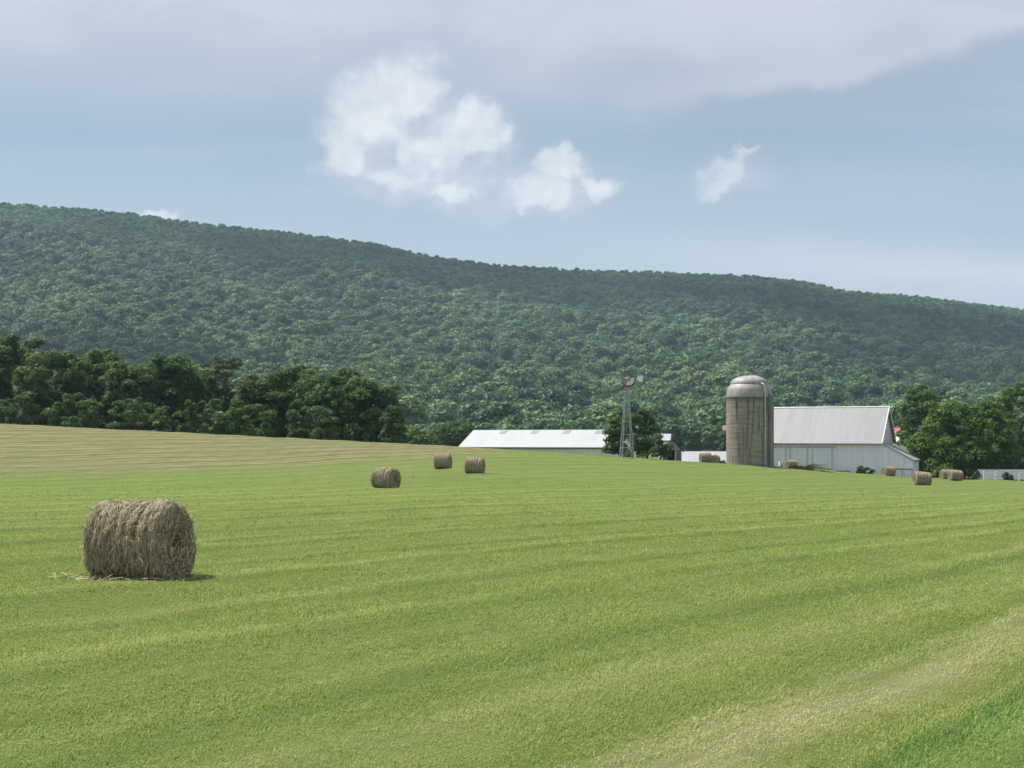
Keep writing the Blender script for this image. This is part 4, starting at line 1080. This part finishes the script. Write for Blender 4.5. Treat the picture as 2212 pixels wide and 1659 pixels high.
def loose_hay():
    rg = np.random.default_rng(5); V = []; Fc = []
    for _ in range(170):
        k = rg.random()
        if k < .4: x, y = at(168, 25.0) + rg.normal() * .33, 25.0 + rg.normal() * .13
        elif k < .8: x, y = at(rg.uniform(190, 425), 25.0), 24.45 + rg.normal() * .14
        else: x, y = at(rg.uniform(150, 470), 25.4), 25.2 + rg.normal() * .6
        a = rg.uniform(0, 6.28); l = rg.uniform(.05, .16); w = rg.uniform(.002, .0045); z = fz(x, y) + rg.uniform(.03, .09)
        d = np.array([math.cos(a), math.sin(a), rg.normal() * .25]) * l; s = np.array([-math.sin(a), math.cos(a), rg.normal()]) * w; p = np.array([x, y, z]); b = len(V)
        V += [p - d - s, p - d + s, p + d + s, p + d - s]; Fc.append((b, b + 1, b + 2, b + 3))
    tag(link('loose_hay', mesh_np('loose_hay', np.array(V), np.array(Fc)), mat_mottle('pale_straw', (0.34, 0.32, 0.19), (0.5, 0.46, 0.30), 8, .8)), 'wisps of dropped hay around the foreground bale', 'hay', kind='stuff')
loose_hay()

# ------------------------------------------------------------ short grass on the near field
def build_grass():
    rg = np.random.default_rng(21)
    N = 1150000
    y = np.exp(rg.uniform(math.log(7.5), math.log(125), N)); 
    y = np.where(rg.random(N) < np.clip((125 - y) / 85, 0, 1), y, np.exp(rg.uniform(math.log(7.5), math.log(40), N)))
    t = rg.uniform(-0.43, 0.43, N); x = t * (y + 7)
    # clump
    cl = rg.integers(0, N, N); k = rg.random(N) < 0.55
    base = rg.integers(0, N // 9, N)
    x = np.where(k, x[base] + rg.normal(size=N) * .045 * (y[base] / 12) ** .5, x); y = np.where(k, y[base] + rg.normal(size=N) * .045 * (y[base] / 12) ** .5, y)
    z = field_z(x, y) + 0.03 * np.sin(x * 0.9 + y * .37) * np.sin(y * 0.8 - x * .2) * np.clip((y - 4) / 10, 0, 1) + 0.05 * np.sin((x * math.cos(MOW) - y * math.sin(MOW)) * 2 * math.pi / 6.6) * np.clip((y - 4) / 10, 0, 1) - 0.012
    g = np.clip((y / 11) ** 0.62, .8, 4.0)
    r = x * math.cos(MOW) - y * math.sin(MOW)
    edge = 1 + 0.9 * np.exp(-((r + 3.3) / .22) ** 2) - 0.3 * np.exp(-((r + 4.55) / .5) ** 2)
    tuft = np.where(k, rg.lognormal(0.0, 0.33, N // 9 + 1)[base], 0.9)
    patch = tuft * 0.75 + 0.5 * tuft * (0.5 + 0.25 * np.sin(x * 1.3 + np.sin(y * .9)) + .25 * np.sin(y * 1.7 + 1.1 * np.sin(x * .7)))
    ln = rg.uniform(0.02, 0.056, N) * g ** .55 * edge * patch; w = rg.uniform(0.0026, 0.0056, N) * g
    a = rg.uniform(0, 2 * np.pi, N); lean = np.abs(rg.normal(size=N)) * .6 + .3
    dx, dy = np.cos(a), np.sin(a); sx, sy = -dy * w, dx * w
    m = ln * .55; h1 = m * np.cos(lean * .6); o1 = m * np.sin(lean * .6); h2 = h1 + (ln - m) * np.cos(lean * 1.5); o2 = o1 + (ln - m) * np.sin(lean * 1.5)
    v = np.empty((N, 5, 3), np.float32)
    v[:, 0] = np.stack([x - sx, y - sy, z], -1); v[:, 1] = np.stack([x + sx, y + sy, z], -1)
    v[:, 2] = np.stack([x + sx * .8 + dx * o1, y + sy * .8 + dy * o1, z + h1], -1); v[:, 3] = np.stack([x - sx * .8 + dx * o1, y - sy * .8 + dy * o1, z + h1], -1)
    v[:, 4] = np.stack([x + dx * o2, y + dy * o2, z + h2], -1)
    i = np.arange(N, dtype=np.int32)[:, None] * 5
    q = i + np.array([[0, 1, 2, 3]], np.int32); tri = i + np.array([[3, 2, 4]], np.int32)
    tag(link('grass', mesh_np('grass', v.reshape(-1, 3), [q, tri]), mat_grass()), 'short mown green grass covering the near part of the field', 'grass', kind='stuff')
build_grass()

# ------------------------------------------------------------ unseen cloud added to shade the ridge
def build_shade_clouds():
    """cloud lobes added out of view, high above the haze, to cast shade on the ridge"""
    rg = np.random.default_rng(3); V = []; Fc = []
    bm = bpy.data.meshes.new('tmp'); import bmesh
    b = bmesh.new(); bmesh.ops.create_icosphere(b, subdivisions=3, radius=1.0); b.to_mesh(bm); b.free()
    sv = np.array([v.co[:] for v in bm.vertices]); sf = np.array([p.vertices[:] for p in bm.polygons]); bpy.data.meshes.remove(bm)
    k = 1250.0 / sd.z
    spots = []
    for px, Y, w, d in CLOUD_SHADE:
        cx, cy = at(px, Y), Y
        for _ in range(max(4, int(w * d / 9000))):
            spots.append((cx + rg.uniform(-.5, .5) * w, cy + rg.uniform(-.5, .5) * d))
    for gx, gy in spots:
        r = rg.uniform(60, 120); c = np.array([gx + sd.x * k, gy + sd.y * k, 250 + 1250 + rg.normal() * 30])
        p = sv * np.array([r, r * .8, r * .45]); p *= 1 + 0.12 * np.sin(sv @ rg.normal(size=3) * 6)[:, None]
        Fc.append(sf + len(V) * 0 + sum(len(q) for q in V)); V.append(p + c)
    m, n, b2 = mat_new('cloud_vapour'); b2.inputs['Base Color'].default_value = (0.85, 0.86, 0.88, 1); b2.inputs['Roughness'].default_value = 1.0
    tp = n.new('ShaderNodeBsdfTransparent'); ms = n.new('ShaderNodeMixShader'); ms.inputs[0].default_value = 0.82
    n.nt.links.new(b2.outputs[0], ms.inputs[1]); n.nt.links.new(tp.outputs[0], ms.inputs[2]); n.nt.links.new(ms.outputs[0], m.node_tree.nodes['Material Output'].inputs[0])
    tag(link('shade_clouds', mesh_np('shade_clouds', np.concatenate(V), np.concatenate(Fc), True), m), kind='structure')
CLOUD_SHADE = [(800, 2250, 300, 300), (1050, 2300, 420, 330), (1400, 2250, 520, 420), (1750, 2150, 560, 560), (2120, 2000, 620, 700), (2000, 1560, 380, 300), (480, 2330, 260, 180), (90, 1330, 260, 130), (330, 1260, 260, 110)]
build_shade_clouds()

# ------------------------------------------------------------ summer haze
def build_haze():
    o = MB().box(-3600, 3600, -90, 3500, -60, 640).build('haze', None)
    m = bpy.data.materials.new('haze_air'); m.use_nodes = True; nt = m.node_tree; nt.nodes.clear()
    out = nt.nodes.new('ShaderNodeOutputMaterial'); v = nt.nodes.new('ShaderNodeVolumePrincipled')
    v.inputs['Color'].default_value = (0.58, 0.82, 1.0, 1); v.inputs['Density'].default_value = 0.00008; v.inputs['Anisotropy'].default_value = 0.0
    nt.links.new(v.outputs[0], out.inputs['Volume']); o.data.materials.append(m)
    tag(o, kind='stuff')
build_haze()
